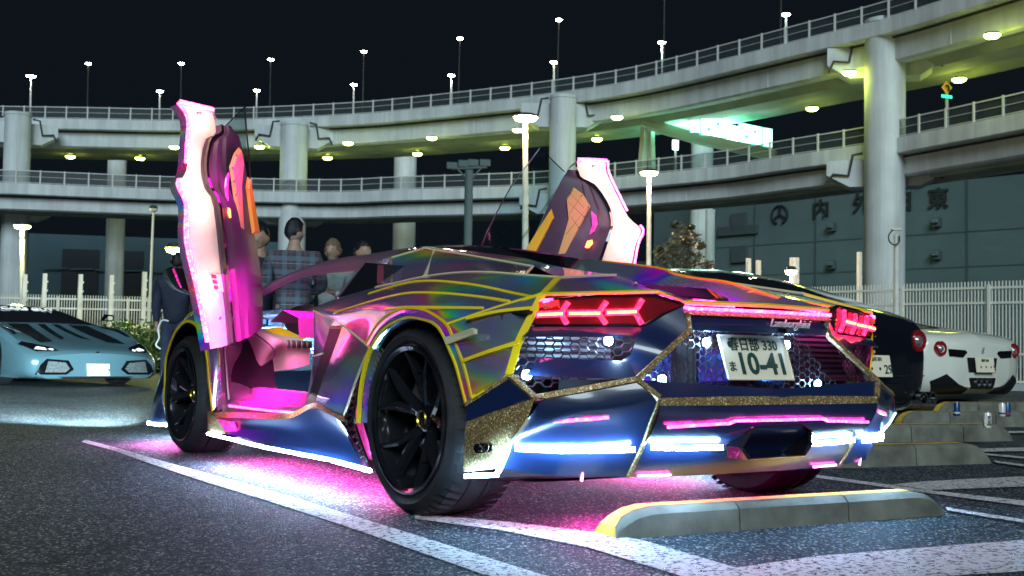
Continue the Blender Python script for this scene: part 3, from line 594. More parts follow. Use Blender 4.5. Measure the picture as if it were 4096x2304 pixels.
pan('bumper_corner', [G1, [tuple(V(lerp(a, b, .5))+V((-.012, -.004, 0))) for a, b in zip(cat(G1, 7), lin(G2, 7))], lin(G2, 7)], M['glitter'], 13, 7)
pan('corner_wedge', [[(-1,-0.428,0.422), (-1,-0.43,0.373)], [(-0.922,-0.58,0.527), (-0.905,-0.684,0.467)]], M['navy'], 2, 5, False)
tapes([(-1.003,-0.429,0.43), GL[0]], .014, (-1, -.3, 0), 'glitter', .012, name='glitter_line')
flats('anniversary_badge', [(-1.012,-0.507,0.291),(-1.01,-0.517,0.304),(-0.99,-0.569,0.312),(-0.985,-0.582,0.304),(-0.985,-0.579,0.287),(-0.99,-0.57,0.28),(-1.01,-0.522,0.274)], 'gloss', .006, (-1, 0, 0), sides=(-1,))
bc = V((-1.008,-0.561,0.295)); text('badge_number', '50', .045, M['chrome'], car, bc+V((-.006, -.002, 0)), (.36, -.93, .0), (0, 0, 1), .002, .2)
mesh('bumper_underside', *grid([[p for p in lin([BOTP, (0, -.745, .19), (.534, -.729, .197)], 5)], [(-.7, -.4, .16), (-.35, -.4, .16), (0, -.4, .16), (.35, -.4, .16), (.7, -.4, .16)]]), M['black'], car)
for s in (-1, 1):
    f = (lambda p: p) if s == -1 else (lambda p: (-p[0], p[1], p[2]))
    mesh('bumper_underside', *grid([[f(p) for p in P5], [f(p) for p in [(-.534, -.4, .16), (-.66, -.4, .16), (-.8, -.4, .16), (-.92, -.45, .18)]]]), M['black'], car)
    if s == -1: strip('strip_light', [f(p) for p in [(-0.99,-0.419,0.187),(-0.952,-0.559,0.204)]], .014, .014, (s, -.4, 0), M['whiteled'], car)
    if s == -1: strip('strip_light', [f(p) for p in [(-0.955,-0.569,0.215), (-0.955,-0.617,0.286)]], .014 if s == -1 else .004, .012, (s, -.6, 0), M['whiteled'], car)
    o1 = V((0, -.022, 0))
    strip('strip_light', [f(tuple(V(p)+o1)) for p in [(-.925, -.60, .295), (-.80, -.695, .292), (-.66, -.765, .295), (-.575, -.79, .297)]], .016, .014, (0, -1, 0), M['whiteled'], car)
    strip('strip_light', [f(tuple(V(p)+o1)) for p in [(-.505, -.80, .302), (-.36, -.822, .298), (-.22, -.835, .298)]], .016, .014, (0, -1, 0), M['whiteled'], car)
    strip('strip_light', [f(tuple(V(p)+o1)) for p in [(-.87, -.665, .385), (-.75, -.745, .397), (-.68, -.782, .405)]], .010, .010, (0, -1, 0), M['hotled'], car)
    strip('strip_light', [f(tuple(V(p)+o1)) for p in [(-.50, -.872, .375), (-.34, -.890, .382), (-.25, -.898, .385), (-.22, -.903, .394), (0, -.912, .394)]], .009, .010, (0, -1, 0), M['hotled'], car)
    strip('strip_light', [f(p) for p in [(-.50, -.742, .200), (-.36, -.752, .198)]], .008, .008, (0, -1, 0), M['hotled'], car)
    strip('strip_light', [f(p) for p in [(-.70, -.695, .225), (-.70, -.69, .185)]], .007, .007, (0, -1, 0), M['hotled'], car)
# exhaust outlet
ex = [(-.185, .300), (-.125, .372), (.13, .378), (.185, .350), (.185, .300), (.145, .258), (-.14, .255)]
lp = []
for k, (sc_, y) in enumerate(((1.0, -.80), (1.0, -.905), (.93, -.912), (.90, -.90), (.86, -.70))):
    lp.append([(x*sc_, y, .315+(z-.315)*sc_) for x, z in ex]+[(ex[0][0]*sc_, y, .315+(ex[0][1]-.315)*sc_)])
exh = mesh('exhaust_outlet', *grid(lp), M['gloss'], car); poly('exhaust_throat', [(x*.86, -.70, .315+(z-.315)*.86) for x, z in ex], M['black'], exh)
# underglow of the strips on the road
for s in (-1, 1):
    lamp('underglow', 'AREA', (s*1.0, 1.25, .125), 20, (.38, .72, 1.), car, .06, (s*.02, 0, -1), 1.6).data.shape = 'RECTANGLE'
    lamp('underglow', 'AREA', (s*.74, 1.3, .12), 42, (1, .01, .34), car, .3, (0, 0.01, -1), 1.9)
lamp('underglow', 'AREA', (0, -.52, .15), 26, (1, .005, .30), car, 1.2, (0, 0, -1), .08)
lamp('underglow', 'AREA', (0, 3.75, .12), 45, (.7, .86, 1), car, 1.4, (0, .25, -1), .05)
lamp('underglow', 'AREA', (-.85, 3.3, .12), 22, (1, .02, .45), car, .3, (-.05, .1, -1), .3)
# ---- wheels
M['lip'] = mat('lip_highlight', (.22, .22, .25), .18, metal=1.)
def blade(vs, fs, p0, p1, w0, w1, d0, d1, out):
    p0, p1, o = V(p0), V(p1), V(out); t = (p1-p0).normalized(); s = t.cross(o).normalized(); b = len(vs)
    for p, w, d in ((p0, w0, d0), (p1, w1, d1)):
        vs += [p-s*w/2-o*d, p-s*w*.42, p+o*w*.18, p+s*w*.42, p+s*w/2-o*d]
    for k in range(4): fs.append((b+k, b+k+1, b+k+6, b+k+5))
    fs += [(b+4, b, b+5, b+9), tuple(b+k for k in range(4, -1, -1)), tuple(b+5+k for k in range(5))]
def wheel(cx, cy, Rt, Rr, w, s, phase, parent):
    W_ = empty('wheel', (cx, cy, Rt), 0, parent); X = lambda i: -s*i
    lathe('tyre', [(X(i), r) for i, r in [(.014, Rr-.004), (-.002, Rr+.012), (-.008, Rr+(Rt-Rr)*.45), (.008, Rt-.022), (.028, Rt-.006), (.06, Rt-.002), (w*.34, Rt), (w*.345, Rt-.008), (w*.37, Rt-.008), (w*.375, Rt), (w*.62, Rt), (w*.625, Rt-.008), (w*.65, Rt-.008), (w*.655, Rt), (w-.06, Rt-.002), (w-.028, Rt-.006), (w-.008, Rt-.022), (w, Rr+.012), (w-.014, Rr-.004)]], M['rubber'], W_, 72)
    vs, fs = [], []
    for k in range(56):
        a = 2*math.pi*k/56; da = .040
        for i0, i1 in ((.012, w*.33), (w*.66, w-.012)):
            b = len(vs); sk = .05 if i0 < .1 else -.05
            for (ii, rr, of) in ((i0, Rt-.016, 0), (i0+.02, Rt-.001, 0), (i1, Rt+.003, sk)):
                for g in (-da, da): vs.append((X(ii), (rr+.002)*math.cos(a+g+of), (rr+.002)*math.sin(a+g+of)))
            fs += [(b, b+1, b+3, b+2), (b+2, b+3, b+5, b+4)]
    mesh('tread_blocks', vs, fs, M['rubber'], W_)['kind'] = 'stuff'
    lathe('rim', [(X(i), r) for i, r in [(.004, Rr-.020), (-.004, Rr-.010), (-.004, Rr+.004), (.006, Rr+.006), (.010, Rr-.018), (.05, Rr-.030), (.10, Rr-.034), (w-.03, Rr-.03), (w-.02, Rr)]], M['rimm'], W_, 72)
    lathe('rim_highlight', [(X(i), r) for i, r in [(-.003, Rr-.012), (-.008, Rr-.006), (-.008, Rr+.002), (-.003, Rr+.007)]], M['lip'], W_, 72)  # brighter ring added as the highlight along the rim edge
    out = (s, 0, 0); h = .090
    for k in range(5):
        a = phase+k*2*math.pi/5; vs, fs = [], []
        pt = lambda r, ang, i: (X(i), r*math.cos(ang), r*math.sin(ang))
        m1 = pt(Rr*.30, a, h-.022)
        blade(vs, fs, pt(.035, a, h), m1, .060, .052, .03, .03, out)
        for g in (-1, 1):
            mid = pt(Rr*.60, a+g*.20, h-.052)
            blade(vs, fs, pt(Rr*.26, a+g*.08, h-.020), mid, .034, .040, .03, .028, out)
            blade(vs, fs, mid, pt(Rr*.955, a+g*.34, .010), .040, .017, .03, .02, out)
        mesh('spoke', vs, fs, M['rimm'], W_)
    hb = lathe('hub_cap', [(X(h+.03), .058), (X(h-.018), .050), (X(h-.026), .034), (X(h-.028), .0001)], M['gloss'], W_, 24)
    lathe('hub_ring', [(X(h-.024), .034), (X(h-.032), .031), (X(h-.024), .027)], mat('gold_ring', (.6, .45, .1), .3, metal=1), W_, 24)
    lathe('brake_disc', [(X(.15), .09), (X(.15), Rr*.74), (X(.175), Rr*.74), (X(.175), .09)], M['steel'], W_, 40)
    vs, fs = tube_data([(X(.145), Rr*.62*math.cos(t), Rr*.62*math.sin(t)) for t in [(.15+.12*q_)*(1 if s < 0 else 1) for q_ in range(7)]], .042, 8)
    mesh('brake_caliper', vs, fs, mat('caliper_grey', (.16, .13, .14), .4), W_, auto=50)
    lathe('wheel_well_disc', [(X(.20), .0001), (X(.20), Rr-.03)], M['black'], W_, 32)
    return W_
for s in (-1, 1):
    wheel(s*.995, 0, .355, .276, .285, s, 1.70, car); wheel(s*.985, 2.7, .331, .262, .255, s, 1.35, car)

# headlights of the car shine on what stands ahead of it
for s, he in ((-1, 6500), (1, 100)):
    hl_ = lathe('headlamp', [(.0, .05), (.012, .045), (.014, .001)], M['whiteled'], car, 14, 'y', loc=(s*.78, 3.50, .53))
    sl = lamp('headlamp_beam', 'SPOT', (s*.78, 3.58, .53), he, (.72, .93, 1.), car, .04, (-.06, 1, -.05)); sl.data.spot_size = R(42); sl.data.spot_blend = .6
# tyre lettering
def ring_text(body_, cx, cy, cz, r, a0, size, s, parent):
    for k, ch in enumerate(body_):
        a = a0-k*size*.82/r
        p = (cx, cy-s*0+r*math.cos(a)*(-s), cz+r*math.sin(a)); rad = V((0, math.cos(a)*(-s), math.sin(a))); tan_ = V((0, math.sin(a)*(-s)*-1*-1, -math.cos(a)))
        tan_ = V((0, 0, 0)) + V((s, 0, 0)).cross(rad)*-1
        if ch != ' ': text('tyre_lettering', ch, size, M['tyretext'], parent, p, tuple(tan_), tuple(rad), .0008)
M['tyretext'] = mat('tyre_lettering_grey', (.16, .16, .17), .6)
for s in (-1,):
    ring_text('355/25ZR21', s*1.0035, 0, .355, .318, R(52), .030, s, car)

# ============================================================ raised scissor doors (left one given, right one mirrored)
M['shell'] = mat('pearl_door_shell', (.80, .74, .62), .30, coat=.6, var=.12, vscale=5)
DO = [(-1.335, 1.80, 1.80), (-1.300, 1.745, 1.72), (-1.325, 1.665, 1.57), (-1.353, 1.594, 1.44), (-1.402, 1.533, 1.362), (-1.360, 1.530, 1.27), (-1.344,1.56,1.1), (-1.273,1.6,0.886), (-1.215,1.66,0.732), (-1.17,1.7,0.593)]
DI = [(-1.152, 1.853, 1.795)]+[tuple((-p[0], p[1], p[2])) for p in [(1.143,1.811,1.681),(1.21,1.753,1.631),(1.248,1.697,1.546),(1.266,1.648,1.448),(1.253,1.621,1.364),(1.21,1.611,1.278)]]+[(-1.122,1.7,0.897), (-1.084,1.75,0.754), (-1.056,1.78,0.616)]
DW = [(-1.115, 1.875, 1.76), (-1.086, 1.858, 1.71), (-1.049, 1.854, 1.671), (-1.005, 1.888, 1.562), (-.98, 1.915, 1.492), (-.947, 1.953, 1.378), (-.91, 2.0, 1.26), (-0.851,2.04,1.077), (-0.819,2.06,0.914), (-0.809,2.06,0.719)]
OFF = V((-.028, .060, -.012))
def door(f, s):
    root = empty('door', (0, 0, 0), 0, car)
    fl = (lambda fs: fs) if s == -1 else (lambda fs: [q_[::-1] for q_ in fs])
    F = lambda ps: [f(tuple(p)) for p in ps]
    o, i, w = cat(DO, 28), cat(DI, 28), cat(DW, 28)
    mid = [tuple(V(lerp(a, b, .5))+V((.01, -.012, 0))) for a, b in zip(o, i)]
    vs, fs = grid([F(o), F([lerp(a, b, .12) for a, b in zip(o, i)]), F(mid), F(i)]); mesh('inner_shell', vs, fl(fs), M['shell'], root, smooth=True)
    oo = [tuple(V(p)+OFF) for p in o]; wo = [tuple(V(p)+OFF*1.2) for p in w]
    vs, fs = grid([F(oo), F([tuple(V(lerp(a, b, .5))+V((-.03, .05, 0))) for a, b in zip(oo, wo)]), F(wo)]); mesh('outer_skin', vs, fl(fs), M['holo'], root, smooth=True)
    vs, fs = grid([F(oo), F(o)]); mesh('door_edge', vs, fl(fs), M['holo'], root, auto=30)
    vs, fs = grid([F([DO[0], DI[0], DW[0]]), F([tuple(V(p)+OFF) for p in (DO[0], DI[0], DW[0])])]); mesh('door_end', vs, fs, M['shell'], root)
    vs, fs = grid([F([DO[-1], DI[-1], DW[-1]]), F([tuple(V(p)+OFF) for p in (DO[-1], DI[-1], DW[-1])])]); mesh('door_end', vs, fs, M['shell'], root)
    # dark trim, raised in steps from the shell
    up_ = V((.036, -.034, 0)); rows = [i]
    for t, h in ((.02, .45), (.16, .55), (.20, .85), (.34, .9), (.38, 1.15), (.7, 1.2), (.97, 1.0)):
        rows.append([tuple(V(lerp(a, b, t))+up_*h) for a, b in zip(i, w)])
    rows.append(w)
    vs, fs = grid([F(r[2:]) for r in rows]); trimo = mesh('door_trim', vs, fl(fs), M['trim'], root, auto=35)
    strip('door_seal', F([tuple(V(p)+up_*.6) for p in i[2:]]), .016, .02, (s*-.4, -.8, .3), M['gloss'], root)
    g = up_*1.30
    mp = lambda ps: [tuple(V((-p[0], p[1], p[2]))+g) for p in ps]
    def pad(name, ps, m, th=.018):
        pts = F(mp(ps)); n_ = V((.74, -.67, 0)) if s == -1 else V((-.74, -.67, 0))
        c = V((0, 0, 0))
        for p in pts: c += V(p)
        c /= len(pts); k = len(pts); inner = [tuple(V(p)+(c-V(p))*.10+n_*th) for p in pts]
        vv = pts+inner; ff = [(q_, (q_+1) % k, (q_+1) % k+k, q_+k) for q_ in range(k)]+[tuple(range(k, 2*k))]
        return mesh(name, vv, ff, m, trimo)
    pad('armrest', [(1.006,1.887,1.479),(1.018,1.875,1.422),(0.943,1.964,1.196),(0.891,2.021,1.199)], M['yellow2'])
    qp = pad('quilted_pad', [(1.094,1.786,1.608),(1.133,1.744,1.566),(1.166,1.71,1.49),(1.153,1.725,1.452),(1.113,1.773,1.327),(1.069,1.825,1.185),(1.037,1.861,1.182),(1.062,1.83,1.314),(1.079,1.808,1.415),(1.067,1.817,1.542)], M['quilt'])
    for k in range(5):
        a, b_ = [(930,560),(915,650),(925,760),(910,880),(870,1000)][k], [(1050,700),(1075,790),(1020,890),(970,990),(930,1080)][k]
        pp = F([tuple(V(p)+V((.006, -.016, .006))) for p in mp([tuple(x) for x in QS[k]])]); tube('stitch_line', pp, .0035, M['trim'], qp, 5)
    pad('handle_recess_glow', [(1.17,1.706,1.464),(1.192,1.683,1.433),(1.198,1.678,1.383),(1.186,1.692,1.339),(1.165,1.716,1.32),(1.176,1.702,1.376)], M['pinkdim'], .006)  # pink light on the recess painted with a glowing material
    lc = F(mp([(1.153,1.73,1.282),(1.169,1.712,1.287),(1.171,1.71,1.264),(1.156,1.728,1.24),(1.144,1.741,1.243)])); poly('door_lamp', [tuple(V(p)+V((0, -.012, 0))) for p in lc], M['amber2'], trimo, .01, (0, -1, 0))
    # latch
    la = V(f((-1.25, 1.815, 1.722))); n_ = V((-s*-.469*-1, -.82, .33))
    n_ = V((.469, -.82, .33)) if s == -1 else V((-.469, -.82, .33))
    lt = lathe('latch', [(0, .03), (.012, .028), (.012, .0001)], M['gloss'], root, 14, 'z'); lt.location = la; lt.rotation_euler = n_.to_track_quat('Z', 'Y').to_euler(); lt.scale = (1.4, .5, 1)
    tube('latch_hook', [la+n_*.01+V((-.01, 0, 0)), la+n_*.03+V((-.01, 0, .035)), la+n_*.03+V((.01, 0, .035)), la+n_*.01+V((.01, 0, 0))], .005, M['chrome'], root, 6)
    for t in (.62, .66, .93): 
        c = V(f(lerp(DO[8], DI[8], .6 if t > .9 else .65)))+V((0, 0, (.93-t)*1.1)); h = lathe('drain_plug', [(0, .016), (.005, .013), (.005, .0001)], M['trim'], root, 10, 'z'); h.location = c+n_*.008; h.rotation_euler = n_.to_track_quat('Z', 'Y').to_euler(); h.scale = (1.4, .7, 1)
    # label sticker
    sc_ = [lerp(lerp(DO[7], DI[7], a), lerp(DO[8], DI[8], a), b_) for a, b_ in ((.45, -.45), (.92, -.40), (.95, .18), (.50, .14))]
    st = poly('sticker', F([tuple(V(p)+V((.006, -.012, .004))) for p in sc_]), M['sticker'], root, .001, tuple(n_))
    for k in range(3):
        q4 = [lerp(lerp(sc_[0], sc_[1], a), lerp(sc_[3], sc_[2], a), b_) for a, b_ in ((.1, .1+k*.3), (.5, .1+k*.3), (.5, .3+k*.3), (.1, .3+k*.3))]
        poly('sticker_print', F([tuple(V(p)+V((.007, -.015, .005))) for p in q4]), M['sticker2'], st, .001, tuple(n_))
    tl = V(f(lerp(DI[5], DW[5], .5)))+n_*.25; lamp('trim_fill', 'AREA', tl, 1.6 if s == -1 else .2, (1, .01, .62), root, .2, tuple(-n_))  # unseen magenta lamps added in front to colour the trim
    tl = V(f(lerp(DI[8], DW[8], .5)))+n_*.22; lamp('trim_fill', 'AREA', tl, 1.2 if s == -1 else .2, (1, .01, .62), root, .2, tuple(-n_))
    # window glass
    GP = [(-.942, 1.957, 1.864)]+[tuple(V(p)+OFF*.3) for p in (DW[1], DW[2], DW[4], DW[6])]+[(-.80, 2.20, 1.10), (-.765, 2.344, 1.247), (-.778, 2.277, 1.365), (-.799, 2.218, 1.466), (-.849, 2.125, 1.636), (-.902, 2.035, 1.76)]
    gl = poly('window_glass', F(GP), M['glass'], root, .004, (0, 1, 0))
    strip('glass_edge', F([GP[0]]+GP[:5:-1]), .006, .006, (0, -1, 0), M['steel'], gl); strip('glass_edge', F([GP[1], GP[0]]), .005, .005, (0, -1, 0), M['gloss'], gl)
    # strip lights along the edge
    strip('strip_light', F([tuple(V(p)+V((-.010, -.012, 0))) for p in o[11:27]]), .020, .012, (s, -1, 0), M['hotled'], root)
    strip('strip_light', F([tuple(V(p)+V((-.010, -.012, 0))) for p in o[:9]]), .016, .012, (s, -1, 0), M['hotled'], root)
    strip('strip_light', F([tuple(V(p)+V((0, -.012, .006))) for p in lin([DO[0], DI[0]], 6)]), .022, .016, (0, -.6, 1), M['hotled'], root)
    for k, (t, e) in enumerate(((2, 1.2), (9, 1.3), (16, 1.3), (22, 1.1))):
        c = V(f(lerp(o[t], i[t], .25)))+n_*.16
        lamp('shell_fill', 'AREA', c, e*DOORE*(1 if s == -1 else .7), (1, .46, .42), root, .10, tuple(-n_))  # unseen lamps added off the shell, flooding it like the strips
M['yellow2'] = mat('yellow_leather', (.72, .46, .03), .5, bump=.04)
M['amber2'] = mat('door_marker', (.9, .3, .05), .3, emit=(1, .10, .02), es=14)
M['sticker'] = mat('sticker_paper', (.75, .55, .70), .5); M['sticker2'] = mat('sticker_ink', (.30, .02, .06), .5)
DOORE = .62
QS = [[(1.075,1.808,1.567),(1.136,1.743,1.474)], [(1.071,1.814,1.51),(1.143,1.737,1.414)], [(1.079,1.808,1.434),(1.119,1.765,1.352)], [(1.127,1.751,1.553),(1.078,1.808,1.44)], [(1.157,1.72,1.484),(1.066,1.825,1.314)]]
both(door)
# left door mirror
MR = [(-1.384,1.72,0.977), (-1.36,1.72,0.988), (-1.257,1.72,0.974), (-1.241,1.72,0.849), (-1.326,1.72,0.879), (-1.365,1.72,0.929)]
c = V((0, 0, 0))
for p in MR: c += V(p)/6
for s in (-1, 1):
    rws = []
    for t, d in ((.9, -.02), (1.0, .03), (.85, .12), (.45, .18)):
        r = [tuple(c+(V(p)-c)*t+V((0, d, 0))) for p in MR]; r.append(r[0]); rws.append(r if s == -1 else mir(r))
    m_ = mesh('door_mirror', *grid(rws), M['gloss'], car, auto=40)
    pp = [tuple(c+(V(p)-c)*.88+V((0, -.018, 0))) for p in MR]; poly('mirror_glass', pp if s == -1 else mir(pp), M['smoke'], m_)

# ============================================================ ground, markings, wheel stops
def asphalt():
    m = bpy.data.materials.new('asphalt'); m.use_nodes = True; n = m.node_tree.nodes; l = m.node_tree.links; b = n['Principled BSDF']
    tc = n.new('ShaderNodeTexCoord')
    vo = n.new('ShaderNodeTexVoronoi'); vo.inputs['Scale'].default_value = 130; vo.inputs['Randomness'].default_value = 1; l.new(tc.outputs['Object'], vo.inputs['Vector'])
    sp = n.new('ShaderNodeSeparateColor'); l.new(vo.outputs['Color'], sp.inputs[0])
    cr = ramp(n, [(0, (.006, .013, .017)), (.5, (.017, .040, .054)), (.8, (.044, .084, .106)), (.93, (.26, .30, .32)), (1, (.60, .58, .52))]); l.new(sp.outputs[0], cr.inputs[0])
    nz = n.new('ShaderNodeTexNoise'); nz.inputs['Scale'].default_value = .7; nz.inputs['Detail'].default_value = 5; l.new(tc.outputs['Object'], nz.inputs['Vector'])
    mr = n.new('ShaderNodeMapRange'); mr.inputs[1].default_value = .3; mr.inputs[2].default_value = .7; mr.inputs[3].default_value = .75; mr.inputs[4].default_value = 1.2; l.new(nz.outputs[0], mr.inputs[0])
    mx = n.new('ShaderNodeMix'); mx.data_type = 'RGBA'; mx.blend_type = 'MULTIPLY'; mx.inputs[0].default_value = 1; l.new(cr.outputs[0], mx.inputs[6]); l.new(mr.outputs[0], mx.inputs[7])
    st = n.new('ShaderNodeTexNoise'); st.inputs['Scale'].default_value = 1.6; st.inputs['Detail'].default_value = 8; st.inputs['Roughness'].default_value = .6; st.inputs['Distortion'].default_value = .8; l.new(tc.outputs['Object'], st.inputs['Vector'])
    sr = n.new('ShaderNodeMapRange'); sr.inputs[1].default_value = .56; sr.inputs[2].default_value = .70; sr.inputs[3].default_value = 1; sr.inputs[4].default_value = .45; l.new(st.outputs[0], sr.inputs[0])
    wv = n.new('ShaderNodeTexNoise'); wv.inputs['Scale'].default_value = 3; wv.inputs['Detail'].default_value = 4; l.new(tc.outputs['Object'], wv.inputs['Vector'])
    va = n.new('ShaderNodeVectorMath'); va.operation = 'MULTIPLY_ADD'; va.inputs[1].default_value = (.5, .5, 0); l.new(wv.outputs['Color'], va.inputs[0]); l.new(tc.outputs['Object'], va.inputs[2])
    ck = n.new('ShaderNodeTexVoronoi'); ck.feature = 'DISTANCE_TO_EDGE'; ck.inputs['Scale'].default_value = .42; l.new(va.outputs[0], ck.inputs['Vector'])
    kr = n.new('ShaderNodeMapRange'); kr.inputs[1].default_value = .0; kr.inputs[2].default_value = .006; kr.inputs[3].default_value = .25; kr.inputs[4].default_value = 1; l.new(ck.outputs[0], kr.inputs[0])
    m2 = n.new('ShaderNodeMath'); m2.operation = 'MULTIPLY'; l.new(sr.outputs[0], m2.inputs[0]); l.new(kr.outputs[0], m2.inputs[1])
    m3 = n.new('ShaderNodeMix'); m3.data_type = 'RGBA'; m3.blend_type = 'MULTIPLY'; m3.inputs[0].default_value = 1; l.new(mx.outputs[2], m3.inputs[6]); l.new(m2.outputs[0], m3.inputs[7])
    l.new(m3.outputs[2], b.inputs['Base Color']); b.inputs['Roughness'].default_value = .68; b.inputs['Specular IOR Level'].default_value = .22
    nb = n.new('ShaderNodeTexNoise'); nb.inputs['Scale'].default_value = 45; nb.inputs['Detail'].default_value = 5; l.new(tc.outputs['Object'], nb.inputs['Vector'])
    ad = n.new('ShaderNodeMath'); ad.operation = 'MULTIPLY_ADD'; ad.inputs[1].default_value = -.9; l.new(vo.outputs['Distance'], ad.inputs[0]); l.new(nb.outputs[0], ad.inputs[2])
    bu = n.new('ShaderNodeBump'); bu.inputs['Strength'].default_value = 1.0; bu.inputs['Distance'].default_value = .016; l.new(ad.outputs[0], bu.inputs['Height']); l.new(bu.outputs[0], b.inputs['Normal'])
    return m
def paint(name, col, wear=.455):
    m = bpy.data.materials.new(name); m.use_nodes = True; n = m.node_tree.nodes; l = m.node_tree.links; b = n['Principled BSDF']
    tc = n.new('ShaderNodeTexCoord'); nz = n.new('ShaderNodeTexNoise'); nz.inputs['Scale'].default_value = 55; nz.inputs['Detail'].default_value = 6; nz.inputs['Roughness'].default_value = .7; l.new(tc.outputs['Object'], nz.inputs['Vector'])
    mr = n.new('ShaderNodeMapRange'); mr.inputs[1].default_value = wear-.06; mr.inputs[2].default_value = wear+.03; l.new(nz.outputs[0], mr.inputs[0]); l.new(mr.outputs[0], b.inputs['Alpha'])
    b.inputs['Base Color'].default_value = (*col, 1); b.inputs['Roughness'].default_value = .6
    bu = n.new('ShaderNodeBump'); bu.inputs['Strength'].default_value = .7; bu.inputs['Distance'].default_value = .01; l.new(nz.outputs[0], bu.inputs['Height']); l.new(bu.outputs[0], b.inputs['Normal'])
    return m
M['asphalt'] = asphalt(); M['line'] = paint('white_road_paint', (.62, .63, .62)); M['yline'] = paint('yellow_road_paint', (.62, .42, .06), .36)
g = mesh('ground', [(-420, -120, 0), (520, -120, 0), (520, 620, 0), (-420, 620, 0)], [(0, 1, 2, 3)], M['asphalt']); tag(g, 'dark coarse asphalt of the parking area', kind='structure')
LINES = [[(-1.265,3.693,0.004),(-1.234,3.136,0.004),(-1.222,2.223,0.004),(-1.188,1.259,0.004),(-1.175,0.491,0.004),(-1.185,-0.375,0.004),(-1.196,-1.088,0.004),(-1.191,-1.385,0.004),(-1.323,-1.258,0.004),(-1.339,-1.124,0.004),(-1.329,-0.77,0.004),(-1.31,-0.169,0.004),(-1.308,0.585,0.004),(-1.324,1.274,0.004),(-1.318,2.038,0.004),(-1.301,2.879,0.004),(-1.323,3.549,0.004)],
 [(-0.957,-0.008,0.004),(-0.751,-0.328,0.004),(-0.613,-0.648,0.004),(-0.571,-0.855,0.004),(-0.656,-1.474,0.004),(-0.689,-1.659,0.004),(-0.886,-1.482,0.004),(-0.867,-1.364,0.004),(-0.818,-0.882,0.004),(-0.879,-0.471,0.004),(-1.018,-0.12,0.004)],
 [(-0.655,-1.361,0.004),(-0.276,-1.336,0.004),(0.631,-1.449,0.004),(0.949,-1.501,0.004),(0.316,-1.861,0.004),(0.085,-1.795,0.004),(-0.322,-1.699,0.004),(-0.67,-1.518,0.004)],
 [(1.611,-0.139,0.004),(1.906,-0.117,0.004),(2.629,-0.184,0.004),(3.169,-0.237,0.004),(2.669,-0.521,0.004),(2.173,-0.473,0.004),(1.59,-0.373,0.004)],
 [(1.589,0.313,0.004),(1.569,-0.355,0.004),(1.633,-0.815,0.004),(1.682,-1.083,0.004),(1.524,-1.173,0.004),(1.471,-0.918,0.004),(1.462,-0.391,0.004),(1.479,0.229,0.004)],
 [(1.107,-0.797,0.004),(1.071,-1.171,0.004),(1.06,-1.36,0.004),(0.972,-1.412,0.004),(0.99,-1.222,0.004),(1.016,-0.872,0.004)],
 [(4.016,1.043,0.004),(4.47,0.981,0.004),(4.936,0.92,0.004),(4.626,0.738,0.004),(4.169,0.79,0.004),(3.82,0.871,0.004)],
 [(3.709,0.773,0.004),(3.731,0.513,0.004),(3.769,0.234,0.004),(3.647,0.162,0.004),(3.606,0.434,0.004),(3.594,0.682,0.004)],
 [(3.276,0.426,0.004),(3.22,0.19,0.004),(3.164,-0.122,0.004),(3.063,-0.182,0.004),(3.102,0.115,0.004),(3.159,0.329,0.004)],
 [(3.708,1.641,0.004),(3.732,1.383,0.004),(3.61,1.29,0.004),(3.583,1.541,0.004)],
 [(5.616,3.105,0.004),(5.613,2.751,0.004),(5.463,2.639,0.004),(5.462,2.983,0.004)],
 [(5.98,2.08,0.004),(6.437,1.989,0.004),(6.224,1.859,0.004),(5.732,1.919,0.004)]]
for k, L in enumerate(LINES):
    me = [(x, y, .004+.0012*k) for x, y, z in L]; o = mesh('parking_line', me, [tuple(range(len(me)))], M['line']); tag(o, kind='structure')
M['concrete'] = mat('kerb_concrete', (.15, .155, .125), .85, var=.38, vscale=7, bump=.22, bscale=190)
M['ypaint'] = mat('worn_yellow_paint', (.62, .40, .06), .6, var=.30, vscale=14, bump=.12, bscale=150)
def wheel_stop(p0, p1, wid, h, nblk, label, yellow=True):
    p0 = V((p0[0], p0[1], 0)); p1 = V((p1[0], p1[1], 0)); d = p1-p0; L = d.length; rz = math.atan2(d.y, d.x)
    e = empty('wheel_stop', p0, rz); tag(e, label, 'wheel stop', 'concrete wheel stops along the parking row')
    def prof(t, y_in):  # cross section at distance t: rounded ends
        q_ = 1.0; er = .17
        a = min(t, L-t)
        if a < er: q_ = math.sin(math.acos(max(0, 1-a/er)))
        return max(.02, q_)
    for k in range(nblk):
        t0 = L*k/nblk+(.004 if k else 0); t1 = L*(k+1)/nblk-(.004 if k < nblk-1 else 0); rows = []
        N = 9
        for j in range(N):
            t = t0+(t1-t0)*j/(N-1)
            if k == 0: t = t0+(t1-t0)*(j/(N-1))**1.8
            if k == nblk-1: t = t0+(t1-t0)*(1-(1-j/(N-1))**1.8)
            z = h*prof(t, 0); c = min(.022, z*.4)
            rows.append([(t, 0, -.01), (t, .006, z-c), (t, c, z-c*.3), (t, c*1.6, z), (t, wid-c*1.6, z), (t, wid-c, z-c*.3), (t, wid-.006, z-c), (t, wid, -.01)])
        vs, fs = grid(rows); n = 8
        fs += [tuple(range(n-1, -1, -1)), tuple((N-1)*n+q_ for q_ in range(n))]
        b_ = mesh('kerb_block', vs, fs, M['concrete'], e, auto=40)
        if yellow:
            rr = []
            for r in rows:
                rr.append([(r[3][0], r[3][1]+.006, r[3][2]+.002), (r[4][0], r[4][1]-.006, r[4][2]+.002)])
            mesh('painted_top', *grid(rr), M['ypaint'], b_)
    return e
wheel_stop((-.625, -.79), (.945, -.915), .15, .097, 3, 'nearest concrete wheel stop with worn yellow top behind the holographic car')
S2R = (3.193,0.38,0); S3R = (5.119,1.477,0); S4R = (6.9,2.556,0)
